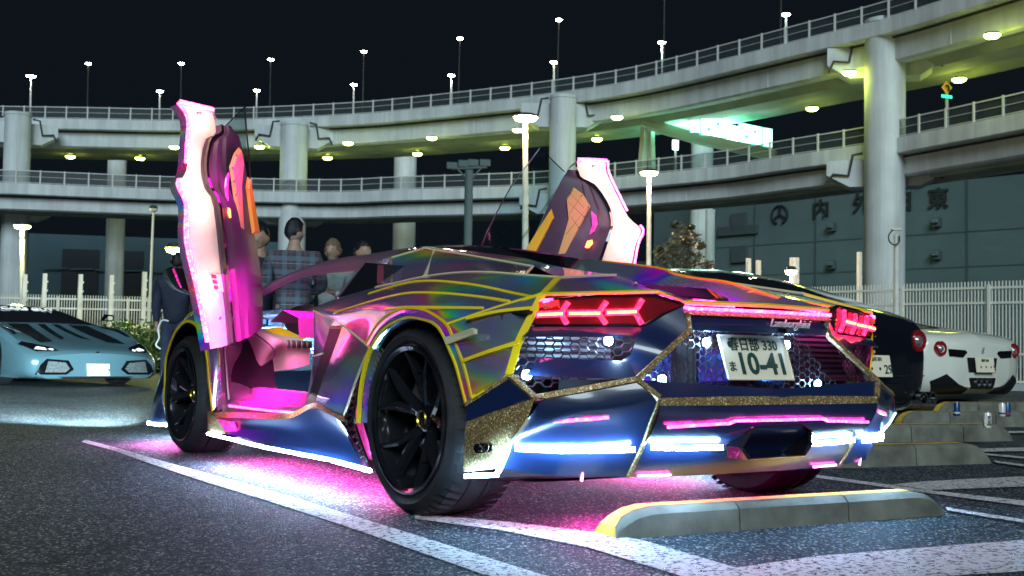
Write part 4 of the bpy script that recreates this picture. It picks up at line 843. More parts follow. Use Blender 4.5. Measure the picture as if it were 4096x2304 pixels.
wheel_stop((S2R[0]-1.75, S2R[1]+.28), S2R, .16, .12, 3, 'second wheel stop, right behind the tail of the holographic car')
wheel_stop((S3R[0]-1.45, S3R[1]+.30), S3R, .16, .13, 3, 'third wheel stop, carrying the white can')
wheel_stop((S4R[0]-1.25, S4R[1]+.35), (S4R[0]+.25, S4R[1]-.05), .16, .14, 3, 'fourth wheel stop, carrying the dark blue can')
S5 = (7.801,4.068,0)
wheel_stop((S5[0], S5[1]), (S5[0]+1.6, S5[1]-.30), .16, .15, 3, 'farthest wheel stop, under the white sports coupe')
M['fallen'] = mat('dry_leaf', (.22, .12, .04), .7)
vs, fs = [], []
for k in range(16):
    x, y = random.uniform(-.4, 1.2), random.uniform(-1.5, -1.0); a = random.random()*6; r = random.uniform(.006, .014); q_ = len(vs)
    vs += [(x+r*math.cos(a), y+r*math.sin(a), .014), (x+.4*r*math.cos(a+1.6), y+.4*r*math.sin(a+1.6), .018), (x-r*math.cos(a), y-r*math.sin(a), .013), (x-.4*r*math.cos(a+1.6), y-.4*r*math.sin(a+1.6), .019)]; fs.append((q_, q_+1, q_+2, q_+3))
tag(mesh('leaf_litter', vs, fs, M['fallen']), 'scattered tiny dry leaves on the asphalt before the nearest wheel stop', 'leaves', kind='stuff')
def can(px, base, label, cols, h=.115, r=.029, word=None):
    e = empty('drink_can', base); tag(e, label, 'can')
    bm_ = lathe('can_body', [(0, .001), (0, r*.8), (.008, r), (h-.012, r), (h, r*.8), (h-.002, .001)], cols[0], e, 20, 'z')
    lathe('can_lid', [(h+.001, r*.8), (h+.003, r*.78), (h+.001, .001)], M['steel'], e, 16, 'z')
    lathe('can_band', [(h*.18, r+.0008), (h*.30, r+.0008)], cols[1], e, 20, 'z')
    if word:
        t = text('can_lettering', word, .028, M['ink'], e, (-.018, -r-.0, h*.55), (0, 0, -1), (.9, -.43, 0), .0015, bold=.001)
        t.location = (-r*.55, -r*.87, h*.52)
    return e
cw = mat('can_white', (.72, .72, .70), .3, metal=.2); cb = mat('can_blue', (.03, .09, .22), .3, metal=.5); cg = mat('can_gold', (.5, .38, .12), .3, metal=.7); cr_ = mat('can_red', (.5, .04, .04), .3)
def onstop(z, u, v, h): return B0[(z, u, v, h)]
can(0, (4.475,1.272,0.125), 'white drink can with dark lettering standing on the third wheel stop', (cw, cg), word='BOSS')
can(0, (5.644,2.352,0.135), 'dark blue drink can standing on the fourth wheel stop', (cb, cw))
can(0, (5.926,2.106,0.14), 'white and gold drink can, left of the pair at the far right', (cw, cb))
can(0, (5.979,2.093,0.14), 'blue and red drink can, right of the pair at the far right', (cb, cr_))

# ============================================================ elevated ramps, far behind the parking area
M['conc'] = mat('pale_concrete', (.62, .68, .70), .8, var=.14, vscale=.35, bump=.1, bscale=3, streak=.24)
M['steelbeam'] = mat('painted_girder', (.60, .66, .68), .7, var=.10, vscale=.5, streak=.18)
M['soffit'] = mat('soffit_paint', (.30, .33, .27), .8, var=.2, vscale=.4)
M['rail'] = mat('galvanised_post', (.62, .64, .64), .5)
M['darksteel'] = mat('dark_pipe', (.03, .035, .04), .6)
def screen_mat():
    m = bpy.data.materials.new('rail_screen'); m.use_nodes = True; n = m.node_tree.nodes; l = m.node_tree.links; o = n['Material Output']; b = n['Principled BSDF']
    b.inputs['Base Color'].default_value = (.06, .08, .09, 1); b.inputs['Roughness'].default_value = .4
    t = n.new('ShaderNodeBsdfTransparent'); mx = n.new('ShaderNodeMixShader'); mx.inputs[0].default_value = .55
    l.new(t.outputs[0], mx.inputs[1]); l.new(b.outputs[0], mx.inputs[2]); l.new(mx.outputs[0], o.inputs[0]); return m
M['railscreen'] = screen_mat()
EYE = V((-3.04, -3.78, 0))
def smooth_path(pts, step):
    """walk along a curve through the points at an even spacing"""
    p = cat(pts, len(pts)*14); d = [0]
    for a, b in zip(p, p[1:]): d.append(d[-1]+(V(b)-V(a)).length)
    n = int(d[-1]/step); return lin(p, n+1)
def outward(P, k):
    a = V(P[max(k-1, 0)]); b = V(P[min(k+1, len(P)-1)]); t = b-a; t.z = 0; t.normalize(); n = V((t.y, -t.x, 0))
    if n.dot(EYE-V((P[k][0], P[k][1], 0))) < 0: n = -n
    return n, t
def ramp_deck(name, pts, H, width, label, girder=1.45, seed=1):
    e = empty(name, (pts[0][0], pts[0][1], 0)); tag(e, label, 'viaduct'); e.location = (0, 0, 0)
    P = smooth_path([(x, y, H) for x, y, z in pts], 2.0)
    fr = [outward(P, k)[0] for k in range(len(P))]
    def sweep(nm, prof, m, auto=30):
        rows = [[tuple(V(P[k])-fr[k]*r+V((0, 0, h))) for r, h in prof] for k in range(len(P))]
        return mesh(nm, *grid(rows), m, e, auto=auto)
    sweep('parapet', [(.35, 0), (0, 0), (0, -.92), (.05, -.98), (.75, -1.0)], M['conc'])
    sweep('deck_slab', [(.35, 0), (.35, -.7), (width-.35, -.7), (width-.35, 0), (width, 0), (width, -.98), (width-.75, -1.0)], M['conc'])
    sweep('girder', [(.75, -1.0), (.80, -1.0-girder), (.95, -1.0-girder-.12), (1.6, -1.0-girder-.12)], M['steelbeam'])
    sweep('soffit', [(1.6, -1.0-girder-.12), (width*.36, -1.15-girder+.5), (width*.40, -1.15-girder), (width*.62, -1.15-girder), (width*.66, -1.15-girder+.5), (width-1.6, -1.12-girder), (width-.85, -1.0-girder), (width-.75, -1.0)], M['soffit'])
    for r0 in (.10, .25): pass
    for h, w in ((1.12, .07), (.62, .03), (.10, .04)):
        strip('rail_bar', [tuple(V(P[k])-fr[k]*.16+V((0, 0, h))) for k in range(len(P))], w, w, (0, 0, 1), M['rail'], e)
    mesh('rail_screen', *grid([[tuple(V(P[k])-fr[k]*.18+V((0, 0, h))) for h in (.02, 1.08)] for k in range(len(P))]), M['railscreen'], e)
    pm = None
    for k in range(len(P)):
        if pm is None:
            po = box('rail_post', (-.055, -.05, 0), (.055, .05, 1.2), M['rail'], e); pm = po.data
        else:
            po = bpy.data.objects.new('rail_post', pm); link(po, e)
        n, t = outward(P, k); po.location = V(P[k])-n*.12; po.rotation_euler = (0, 0, math.atan2(t.y, t.x))
    for k in range(0, len(P), 7):   # web stiffeners and bolt row under the flange
        n, t = outward(P, k); c = V(P[k])-n*.78
        s_ = box('web_stiffener', (-.04, -.03, -girder), (.04, .04, 0), M['steelbeam'], e); s_.location = c+V((0, 0, -1.0)); s_.rotation_euler = (0, 0, math.atan2(t.y, t.x))
    tube('drain_pipe', [tuple(V(P[k])-fr[k]*.66+V((0, 0, -1.10))) for k in range(len(P))], .07, M['darksteel'], e, 6)
    return e, P, fr
UP = [(7.519,117.968,21.5),(15.61,112.259,21.5),(21.801,107.873,21.5),(28.92,102.957,21.5),(34.871,97.097,21.5),(40.959,89.562,21.5),(44.073,84.384,21.5),(47.738,77.078,21.5),(50.182,71.463,21.5),(52.19,65.583,21.5),(53.113,59.651,21.5),(53.508,54.069,21.5),(53.931,46.904,21.5),(54.186,43.141,21.5),(54.142,39.882,21.5),(53.826,36.509,21.5),(53.311,31.825,21.5),(52.655,27.419,21.5)]
LO = [(6.858,107.526,14.2),(14.359,103.01,14.2),(16.806,101.767,14.2),(24.146,98.401,14.2),(27.818,96.414,14.2),(38.557,89.046,14.2),(42.463,83.518,14.2),(46.332,78.431,14.2),(50.483,72.257,14.2),(52.297,65.529,14.2),(54.639,56.888,14.2),(54.942,50.821,14.2),(55.472,44.28,14.2),(55.069,40.255,14.2),(54.24,32.439,14.2),(53.477,27.932,14.2)]
upd, UPP, UPF = ramp_deck('upper_ramp', UP, 21.5, 9.5, 'upper curved concrete ramp sweeping across the night sky with railing and lamps')
lod, LOP, LOF = ramp_deck('lower_ramp', LO, 14.2, 6.5, 'lower curved concrete ramp running beneath the upper one', 1.15)
# columns with their side brackets
def column(b_, t_, r, label, br=None):
    b_, t_ = V(b_), V(t_); e = empty('column', (b_.x, b_.y, 0)); tag(e, label, 'column')
    bb = V((b_.x, b_.y, -.3)); rel = lambda p: tuple(V(p)-V((b_.x, b_.y, 0)))
    tube('shaft', [rel(bb), rel(t_)], r, M['conc'], e, 40)
    tube('collar', [rel(t_), rel(t_+V((0, 0, .25)))], r*1.03, M['conc'], e, 40)
    if br:
        away = V((t_.x, t_.y, 0))-EYE; away.z = 0; away.normalize(); side = V((away.y, -away.x, 0))
        for (z1, dz) in br:
            p0 = V(rel((t_.x, t_.y, z1)))
            for sgn in (-1, 1):
                a = p0+away*(r*.2); vs = []
                for w, h0, h1 in ((r*.7, -dz, 0), (r+.9, -dz, 0), (r+2.3, -dz*.55, 0)):
                    for d_ in (.55, 2.4):
                        for h in (h0, h1): vs.append(a+side*sgn*w+away*d_+V((0, 0, h)))
                fs = []
                for j in (0, 1):
                    q_ = j*4; fs += [(q_, q_+1, q_+5, q_+4), (q_+2, q_+6, q_+7, q_+3), (q_+1, q_+3, q_+7, q_+5), (q_, q_+4, q_+6, q_+2)]
                fs += [(0, 2, 3, 1), (8, 9, 11, 10)]
                mesh('side_bracket', vs, fs, M['steelbeam'], e)
                pp = [a+away*.42+side*sgn*(r+.1)+V((0, 0, .4)), a+away*.42+side*sgn*(r+.7)+V((0, 0, .3)), a+away*.42+side*sgn*(r+.95)+V((0, 0, -1.0)), a+away*.42+side*sgn*(r+1.9)+V((0, 0, -.9)), a+away*.42+side*sgn*(r+2.2)+V((0, 0, -dz*.8))]
                tube('drain_pipe', pp, .09, M['darksteel'], e, 6)
column((16.563,107.362,13.412), (16.296,107.05,20.908), 1.14, 'leftmost tall round column at the photo edge', [(20.45, 1.9), (13.15, 1.6)])
column((37.085,92.524,13.811), (36.835,92.265,20.307), 1.22, 'tall round column behind the man in the plaid shirt', [(20.45, 1.9), (13.15, 1.6)])
column((50.181,69.488,12.723), (49.858,69.187,20.605), 1.05, 'tall round column left of the raised right door', [(20.45, 1.9), (13.15, 1.6)])
column((55.917,42.988,10.62), (55.438,42.593,21.546), 1.24, 'nearest and widest round column, right of the lit road sign', [(20.45, 2.0), (13.15, 1.7)])
for px, w, lab in ((294, 23, 'thin round column behind the lower ramp at the left'), (1019, 29, 'round column in the back row behind the floodlight mast')):
    pass
column((29.53,122.902,11.804), (29.156,122.589,20.395), .98, 'thinner round column in the back row, left of the raised left door')
column((55.501,105.634,12.459), (55.112,105.309,21.394), 1.22, 'back row column near the floodlight mast')
column((77.803,83.174,19.477), (77.671,83.034,22.953), 1.14, 'back row column just below the lit road sign')
column((74.685,78.523,11.94), (74.563,78.437,14.5), .46, 'short thin pale column beside the leafy tree')
# lamps beneath the upper ramp
M['sodium'] = mat('sodium_lamp', (.9, .9, .3), .4, emit=(.85, 1., .16), es=30)
def soffit_lamp(p, label, k):
    e = empty('soffit_lamp', p); tag(e, label, 'lamp', 'round lamps under the upper ramp')
    lathe('housing', [(.05, .46), (.16, .40), (.22, .10)], M['darksteel'], e, 16, 'z')
    lathe('diffuser', [(-.16, .01), (-.12, .30), (.0, .44), (.05, .44)], M['sodium'], e, 16, 'z')
    lamp('lamp_glow', 'POINT', (0, 0, -.5), 26 if k < 13 else 110, (.78, .92, .12), e, .5)
SL_ = [(177,395,'leftmost one'), (352,399,'second from the left'), (438,371,'left of the raised left door'), (653,370,'just right of the raised left door'), (824,398,'right of the second column, lower row'), (876,361,'right of the second column, upper row'), (1050,388,'above the back row column, lower row'), (1086,348,'above the back row column, upper row'), (1270,373,'left of the third column, lower row'), (1303,328,'beside the orange street lamp head'), (1502,351,'right of the third column, lower row'), (1552,296,'right of the third column, upper row'), (2043,274,'above the lower ramp, right of the lit sign'), (2137,184,'left of the nearest column, upper row'), (2413,201,'right of the nearest column, lower row'), (2496,90,'topmost one at the right edge')]
SP_ = [(22.172,112.702,18.55),(27.854,109.026,18.55),(28.546,100.426,18.55),(34.651,94.976,18.55),(42.044,96.51,18.55),(40.145,87.989,18.55),(47.586,88.866,18.55),(44.638,81.006,18.55),(52.081,80.961,18.55),(48.353,73.325,18.55),(55.762,72.364,18.55),(51.37,64.243,18.55),(60.299,52.859,18.55),(54.011,44.192,18.55),(60.801,41.071,18.55),(53.391,33.787,18.55)]
for k, (p, l_) in enumerate(zip(SP_, SL_)): soffit_lamp(p, 'yellow green lamp under the upper ramp, '+l_[2], k)
# road lamps on the ramps
M['lampwhite'] = mat('led_lamp', (.9, .9, .85), .4, emit=(1., .93, .74), es=60)
M['lampwarm'] = mat('warm_lamp', (.9, .8, .6), .4, emit=(1., .72, .36), es=60)
def mast(foot, head, label, r=.07, m=None, hs=.42, energy=0, col=(1, .9, .7), pm='rail', group=None, cat_='street lamp'):
    f_, h_ = V(foot), V(head); e = empty('street_lamp', f_); tag(e, label, cat_, group)
    tube('pole', [V((0, 0, 0)), h_-f_+V((0, 0, -.12))], [r, r*.6], M[pm], e, 8)
    hd = lathe('lamp_head', [(.16, .02), (.14, hs*.7), (.03, hs)], M['darksteel'], e, 14, 'z'); hd.location = h_-f_
    d = lathe('lamp_glass', [(.03, hs*.95), (-.05, hs*.8), (-.11, .01)], M[m or 'lampwhite'], e, 14, 'z'); d.location = h_-f_
    if energy: lamp('lamp_glow', 'POINT', h_-f_+V((0, 0, -.4)), energy, col, e, .25)
    return e
def near(P, p):
    return min(P, key=lambda a: (V(a)-V(p)).length)
TALL = [(22.765,109.556,27.249),(30.202,104.612,27.437),(37.334,99.845,27.998),(44.733,94.875,28.948)]+[(48.838,83.769,28.504)]+[(52.718,73.977,28.635)]+[(56.151,64.439,29.411)]+[(59.347,55.056,30.227)]
TF = [(22.924,109.799,21.912),(30.392,104.834,22.101),(37.507,100.098,22.356),(44.921,95.138,23.001)]+[(48.975,84.07,22.506)]+[(52.873,74.278,22.449)]+[(56.393,64.719,22.663)]+[(59.62,55.317,23.454)]
ORD = ['leftmost', 'second', 'third', 'fourth', 'fifth', 'sixth', 'seventh', 'eighth']
for k, (t, f_) in enumerate(zip(TALL, TF)): mast(f_, t, ORD[k]+' tall thin lamp from the left, on the near edge of the upper ramp', .085, hs=.30, pm='darksteel', group='tall lamps on the upper ramp')
SHORT = [(20.57,125.34,28.674),(32.066,117.801,27.356),(40.662,112.08,27.658),(49.231,106.341,28.509)]+[(52.831,92.014,27.315)]+[(57.681,81.588,27.296)]+[(62.019,71.473,27.716)]+[(65.74,60.556,28.286)]
SF = [(20.701,125.529,24.446),(32.172,117.924,24.397),(40.763,112.2,24.783),(49.341,106.467,25.465)]+[(52.997,92.086,24.522)]+[(57.848,81.664,24.432)]+[(62.206,71.526,25.015)]+[(65.906,60.6,25.935)]
for k, (t, f_) in enumerate(zip(SHORT, SF)): mast(f_, t, ORD[k]+' short bright lamp from the left, on the far edge of the upper ramp', .12, hs=.36 if k else .5, energy=900 if k in (0, 4, 6) else 0, group='short lamps on the upper ramp')
# lit road sign on its gantry
gan = empty('sign_gantry', (56.503,66.437,13.639)); tag(gan, 'white steel gantry holding the lit green road sign above the lower ramp', 'gantry')
G0 = V(gan.location); rel = lambda p: tuple(V(p)-G0)
M['gantry'] = mat('gantry_white', (.50, .52, .50), .5)
for a, b_ in (((1611,470),(1628,308)), ((1641,470),(1634,308))): pass
strip('gantry_leg', [rel((55.956,66.779,13.944)), rel((56.027,66.391,19.179))], .5, .5, (0, 1, 0), M['gantry'], gan); strip('gantry_leg', [rel((56.727,66.267,13.963)), rel((56.345,66.179,19.187))], .4, .5, (0, 1, 0), M['gantry'], gan)
strip('gantry_beam', [rel((55.87,66.499,19.111)), rel((57.816,62.901,17.635)), rel((61.133,57.217,15.785))], .75, .6, (0, 1, .1), M['gantry'], gan)
M['signw'] = mat('sign_white', (.8, .95, .9), .4, emit=(.62, 1., .86), es=5.); M['signg'] = mat('sign_green', (.02, .35, .22), .4, emit=(.03, .75, .42), es=1.8)
sgn = empty('road_sign', (57.726,63.016,16.79)); tag(sgn, 'bright green and white road sign of five lit panels on the gantry', 'road sign'); S0 = V(sgn.location)
def sq(z, pts): return pts
PANELS = [[(57.492,62.751,19.556),(58.143,62.326,19.447),(58.219,62.38,17.845),(57.568,62.804,17.965)], [(57.764,61.867,19.288),(59.421,60.792,18.923),(59.492,60.842,17.422),(57.839,61.92,17.708)], [(59.038,60.359,18.397),(59.85,59.829,18.261),(59.905,59.869,17.095),(59.094,60.398,17.231)], [(59.569,59.519,18.516),(61.104,58.523,18.175),(61.172,58.571,16.747),(59.641,59.57,16.998)], [(60.705,58.075,18.034),(61.293,57.692,17.938),(61.363,57.741,16.475),(60.774,58.124,16.593)]]
for k, p in enumerate(PANELS):
    pp = [V(x)-S0 for x in p]; back = poly('sign_panel', pp, M['signg'], sgn, .25, tuple(fw))
    c_ = sum((V(x) for x in pp), V())/4; poly('sign_face', [c_+(x-c_)*(.93 if k != 2 else .99)-fw*.03 for x in pp], M['signw'], back)
    if k in (1, 3):
        for a0, b0 in ((.62, .25), (.25, .6)):
            q4 = [lerp(lerp(pp[0], pp[1], a), lerp(pp[3], pp[2], a), b__) for a, b__ in ((a0, b0), (a0+.14, b0), (a0+.14, b0+.16), (a0, b0+.16))]
            poly('sign_mark', [V(x)-fw*.06 for x in q4], M['signg'], back)
lamp('sign_glow', 'AREA', (57.699,58.188,17.392)[0:3], 0.1, (.4, 1, .75), None).data.energy = 0.1 if False else .1
bpy.data.objects.remove(bpy.data.objects['sign_glow'])
lamp('sign_glow', 'AREA', tuple(V((62.408,63.435,18.041))-S0), 6500, (.25, 1., .62), sgn, 8, (0, .12, 1), 1.4)
# small green sign on a post, warning sign on the lower ramp
sg = empty('small_sign', (54.252,60.694,14.024)); tag(sg, 'small lit green sign on a post above the lower ramp railing', 'sign'); s0 = V(sg.location)
tube('post', [(0, 0, -.6), tuple(V((54.131,60.642,16.049))-s0)], .09, M['rail'], sg)
poly('sign_face', [tuple(V(p)-s0) for p in [(53.796,60.588,16.603),(54.17,60.342,16.583),(54.203,60.366,15.869),(53.83,60.612,15.89)]], M['signw'], sg, .12, tuple(fw))
wsn = empty('warning_sign', (57.318,39.399,14.546)); tag(wsn, 'yellow diamond bend warning sign on a post at the lower ramp', 'sign'); s0 = V(wsn.location)
M['signy'] = mat('sign_yellow', (.85, .52, .03), .5, emit=(.9, .5, .03), es=.25)
tube('post', [(0, 0, -1), tuple(V((57.104,39.359,17.333))-s0)], .10, M['rail'], wsn)
poly('diamond_plate', [tuple(V(p)-s0) for p in [(56.925,39.221,17.574),(57.233,39.045,17.157),(56.986,39.234,16.762),(56.701,39.396,17.179)]], M['signy'], wsn, .06, tuple(fw))
strip('bend_arrow', [tuple(V(p)-s0) for p in [(56.894,39.046,16.894),(56.883,39.039,17.123),(56.819,39.074,17.227),(56.717,39.143,17.207)]], .14, .05, tuple(-fw), M['darksteel'], wsn)
poly('name_plate', [tuple(V(p)-s0) for p in [(56.636,39.349,16.715),(57.169,38.999,16.657),(57.178,39.005,16.481),(56.645,39.355,16.538)]], M['signg'], wsn, .06, tuple(fw))

# ============================================================ fences, buildings, yard lamps, planting
M['fence'] = mat('fence_white', (.78, .78, .70), .5); M['fpost'] = mat('fence_post_white', (.76, .76, .68), .55, var=.15, vscale=4)
def fence(p0, p1, h, step, label, w=.018, rails=(.08, .33, .80, .94), pickets=True):
    p0, p1 = V(p0), V(p1); p0.z = p1.z = 0; d = p1-p0; L = d.length; e = empty('picket_fence', p0, math.atan2(d.y, d.x)); tag(e, label, 'fence')
    me = None; n = int(L/step)
    for k in range(n+1):
        if me is None: o = box('picket', (-w/2, -.012, .06), (w/2, .012, h), M['fence'], e); me = o.data
        else: o = bpy.data.objects.new('picket', me); link(o, e)
        o.location = (k*step, 0, 0)
    for r in rails: box('fence_rail', (0, -.03, h*r-.025), (L, -.013, h*r+.025), M['fence'], e)
    k = 0; x = .4
    while x < L:
        box('fence_post', (x-.03, -.075, 0), (x+.03, -.032, h*.97), M['fence'], e); x += 2.0
    box('fence_kerb', (0, -.12, 0), (L, .12, .14), M['conc'], e)
    return e
FR0 = (18.404,14.041,2.3); FR1 = (18.974,10.181,2.3)
dR = (V(FR1)-V(FR0)); fence(tuple(V(FR0)-dR.normalized()*3.2), tuple(V(FR1)+dR.normalized()*2.0), 2.30, .075, 'tall white picket fence behind the parked coupes at the right')
FL0 = (2.327,32.234,1.887); FL1 = (7.381,28.875,1.991); hl = (FL0[2]+FL1[2])/2
fence(FL0, FL1, hl, .075, 'white picket fence at the left behind the silver blue car')
FM0 = (23.817,26.358,2.419); FM1 = (24.492,18.696,2.48)
def spike(p, top, label, w=.11):
    b_ = V((p[0], p[1], 0)); e = empty('barrier_post', b_); tag(e, label, 'post', 'tall white posts behind the fence')
    h = top[2]; box('shaft', (-w/2, -.05, 0), (w/2, .05, h), M['fpost'], e)
    for k in range(5): box('notch_plate', (w/2-.005, -.03, h*.5+k*h*.1), (w/2+.035, .03, h*.5+k*h*.1+.05), M['fpost'], e)
LEFTP = ['leftmost tall white post at the photo edge', 'second tall white post from the left', 'third tall white post, in front of the dark left building', 'fourth tall white post, left of the thin unlit lamp pole', 'fifth tall white post, beside the standing man in the dark jacket']
for p, l_ in zip([(3.274,30.367,2.453),(3.735,30.059,2.487),(4.568,29.507,2.486),(5.29,29.028,2.482),(6.053,28.515,2.59)], LEFTP): spike(p, p, l_)
for p, l_ in zip([(22.968,22.033,3.659),(23.231,21.862,3.603),(24.111,21.272,3.713),(24.226,21.196,3.716),(25.861,20.097,3.932)], ['tall white post right of the leafy tree', 'shorter white post close beside the one right of the tree', 'left white post of the pair at the star bright lamp', 'right white post of the pair at the star bright lamp', 'tall white post beside the nearest round column']): spike(p, p, l_, .13)
# warehouse with large characters on its wall
M['ware'] = mat('warehouse_wall', (.085, .125, .14), .8, var=.12, vscale=.15); M['ware2'] = mat('warehouse_seam', (.05, .07, .08), .8); M['glyph'] = mat('dark_sign_letters', (.012, .016, .022), .6)
wh = empty('warehouse', (85.553,95.641,7.476)); W0 = V(wh.location); W0.z = 0; wh.location = W0
tag(wh, 'long grey blue warehouse with large dark characters on its wall', 'building')
WA = V((83.151,96.82,13.825)); WB = V((89.86,50.489,11.069)); WA.z = WB.z = 0; wd = (WB-WA); wL = wd.length; wx = wd.normalized(); wnrm = V((wx.y, -wx.x, 0)); wnrm = wnrm if wnrm.dot(EYE-WA) > 0 else -wnrm
WH = 17.0
def wpt(px): return V(px)
poly('wall', [WA-W0, WB-W0, WB-W0+V((0, 0, WH)), WA-W0+V((0, 0, WH))], M['ware'], wh, 20, tuple(-wnrm))
def wall_hit(p):
    """slide a sighted point along its line of sight to the wall plane"""
    c = V((-3.0442, -3.778, .6183)); d = V(p)-c; return c+d*((WA-c).dot(wnrm)/d.dot(wnrm))
for x in (.135, .30, .46, .62, .80): 
    a = WA+wd*x-W0; poly('panel_seam', [a+wnrm*.05-wx*.12, a+wnrm*.05+wx*.12, a+wnrm*.05+wx*.12+V((0, 0, WH)), a+wnrm*.05-wx*.12+V((0, 0, WH))], M['ware2'], wh, .06, tuple(-wnrm))
for z in (5.2, 9.0, 12.2):
    poly('panel_seam', [WA-W0+wnrm*.04+V((0, 0, z)), WB-W0+wnrm*.04+V((0, 0, z)), WB-W0+wnrm*.04+V((0, 0, z+.10)), WA-W0+wnrm*.04+V((0, 0, z+.10))], M['ware2'], wh, .06, tuple(-wnrm))
for ch, p in zip('内外日東', [(82.036,71.068,14.629),(85.314,68.852,15.284),(88.642,66.627,15.558),(91.394,64.78,15.895)]):
    h = wall_hit(p)-W0+wnrm*.12; text('wall_character', ch, 2.05, M['glyph'], wh, h, wx, (0, 0, 1), .05, bold=.055)
lg = wall_hit((78.783,73.259,14.127))-W0+wnrm*.12
tube('wall_logo', [lg+wx*.95*math.cos(a)+V((0, 0, .95*math.sin(a))) for a in [R(-70)+k*R(320)/24 for k in range(25)]], .13, M['glyph'], wh, 6)
for a in (90, 210, 330): strip('wall_logo', [lg, lg+wx*.85*math.cos(R(a))+V((0, 0, .85*math.sin(R(a))))], .26, .12, tuple(wnrm), M['glyph'], wh)
for p in [(83.066,70.488,13.052),(83.238,70.61,9.432),(91.434,64.895,13.721),(91.583,65,10.596)]:
    h = wall_hit(p)-W0; v = box('wall_vent', (-.38, -.5, -.45), (.38, .5, .45), M['ware2'], wh, .08); v.location = h; v.rotation_euler = (0, 0, math.atan2(wx.y, wx.x))
    v2 = box('vent_hood', (-.30, -.75, -.10), (.30, -.48, .36), M['ware'], wh, .05); v2.location = h; v2.rotation_euler = v.rotation_euler
for p in [(79.217,73.043,13.031),(78.709,73.555,10.348)]: pass
for p, w_, hh in zip([(81.328,81.177,14.246),(81.484,81.287,10.976),(81.231,81.295,13.425)], (1.0, 1.0, 2.6), (1.0, .9, .5)):
    h = wall_hit(p)-W0; v = box('wall_cabinet', (-w_, -.35, -hh), (w_, .2, hh), M['ware2'], wh, .04); v.location = h; v.rotation_euler = (0, 0, math.atan2(wx.y, wx.x))
# buildings on the left and in the middle
M['lbld'] = mat('left_building_wall', (.05, .10, .13), .85, var=.15, vscale=.2); M['mbld'] = mat('dark_building_wall', (.02, .028, .04), .8)
def slab(name, a, b_, h, dep, m, label):
    a, b_ = V(a), V(b_); a.z = b_.z = 0; e = empty(name, a); tag(e, label, 'building'); d = b_-a; x = d.normalized(); n = V((x.y, -x.x, 0)); n = n if n.dot(EYE-a) > 0 else -n
    poly('wall', [V(), d, d+V((0, 0, h)), V((0, 0, h))], m, e, dep, tuple(-n)); return e, d, x, n
lb, d_, x_, n_ = slab('low_building', (23.772,140.011,10.705), (51.055,127.857,11.742), 13.2, 15, M['lbld'], 'dark blue grey building behind the left columns')
for t in (.13, .30, .62, .85):
    a = d_*t+n_*.06; poly('wall_recess', [a, a+x_*4.2, a+x_*4.2+V((0, 0, 11.5)), a+V((0, 0, 11.5))], M['mbld'], lb, .1, tuple(n_))
for k in range(9):
    a = d_*(.06+.1*k)+n_*.3; poly('cable_tray', [a+V((0, 0, 9.0)), a+d_*.09+V((0, 0, 9.1)), a+d_*.09+V((0, 0, 9.3)), a+V((0, 0, 9.2))], M['lbld'], lb, .1, tuple(n_))
mb, d_, x_, n_ = slab('office_building', (62.719,132.073,12.733), (94.787,110.752,13.542), 12.6, 15, M['mbld'], 'dark building in the middle behind the floodlight mast')
M['dimwin'] = mat('dim_window', (.05, .08, .12), .3, emit=(.10, .16, .28), es=.5)
for i in range(14):
    for j in range(3):
        if random.random() < .45: continue
        a = d_*(.03+.07*i)+n_*.1+V((0, 0, 3+3.0*j)); poly('window', [a, a+x_*1.5, a+x_*1.5+V((0, 0, 1.2)), a+V((0, 0, 1.2))], M['dimwin'], mb, .05, tuple(n_))
# yard lamps
def foot(p): return (p[0], p[1], 0)
H1 = (16.925,25.765,7.902); H2 = (24.122,28.247,7.203); H3 = (4.693,38.901,4.573); H4 = (4.894,22.063,2.739); H5 = (19.577,17.127,2.822); H6 = (8.478,36.346,5.265)
M['lampyel'] = mat('yellow_lamp', (.9, .9, .3), .4, emit=(.92, 1., .22), es=40)
mast(foot((17.18,25.874,3.638)), H1, 'tall lamp post with a blazing orange head left of the raised right door', .13, 'lampwarm', .40, 1600, (1, .70, .38), 'fpost')
mast(foot((24.302,28.341,3.944)), H2, 'lamp post with an orange head just right of the raised right door', .12, 'lampwarm', .34, 1300, (1, .70, .38), 'fpost')
mast(foot((4.886,38.927,2.219)), H3, 'yellow lamp post at the left edge beside the leftmost column', .11, 'lampyel', .30, 1200, (.95, 1, .35), 'fpost')
mast(foot(H4), H4, 'low yellow lamp just behind the head of the man in the dark jacket', .06, 'lampyel', .22, 300, (.9, 1, .3), 'darksteel')
mast(foot(H5), H5, 'star bright low lamp on a post in front of the warehouse', .06, 'lampwarm', .16, 900, (1, .75, .45), 'fpost')
up_l = mast(foot(H6), H6, 'thin unlit lamp pole left of the raised left door', .06, 'rail', .16, 0)
fm = empty('floodlight_mast', foot((20.818,35.427,4.427))); tag(fm, 'dark unlit floodlight mast with four lamps on a crossbar', 'floodlight'); F0 = V(fm.location); rl = lambda p: tuple(V(p)-F0)
tube('pole', [(0, 0, 0), rl((20.683,35.295,7.806))], .17, M['lbld'], fm, 10); tube('crossbar', [rl((20.082,35.691,7.854)), rl((21.275,34.893,7.948))], .06, M['lbld'], fm, 6)
for p in [(20.104,35.67,7.95),(20.486,35.411,8.04),(20.803,35.198,8.08),(21.202,34.933,8.09)]:
    b_ = box('flood_head', (-.22, -.12, -.10), (.22, .16, .16), M['lbld'], fm, .04); b_.location = rl(p); b_.rotation_euler = (.3, 0, -.5)
for a, b_ in (((1165,440),(1145,424)), ((1195,440),(1213,424))): pass
tube('brace', [rl((20.648,35.343,7.422)), rl((20.282,35.558,7.859))], .04, M['lbld'], fm, 6); tube('brace', [rl((20.755,35.273,7.424)), rl((21.078,35.027,7.895))], .04, M['lbld'], fm, 6)
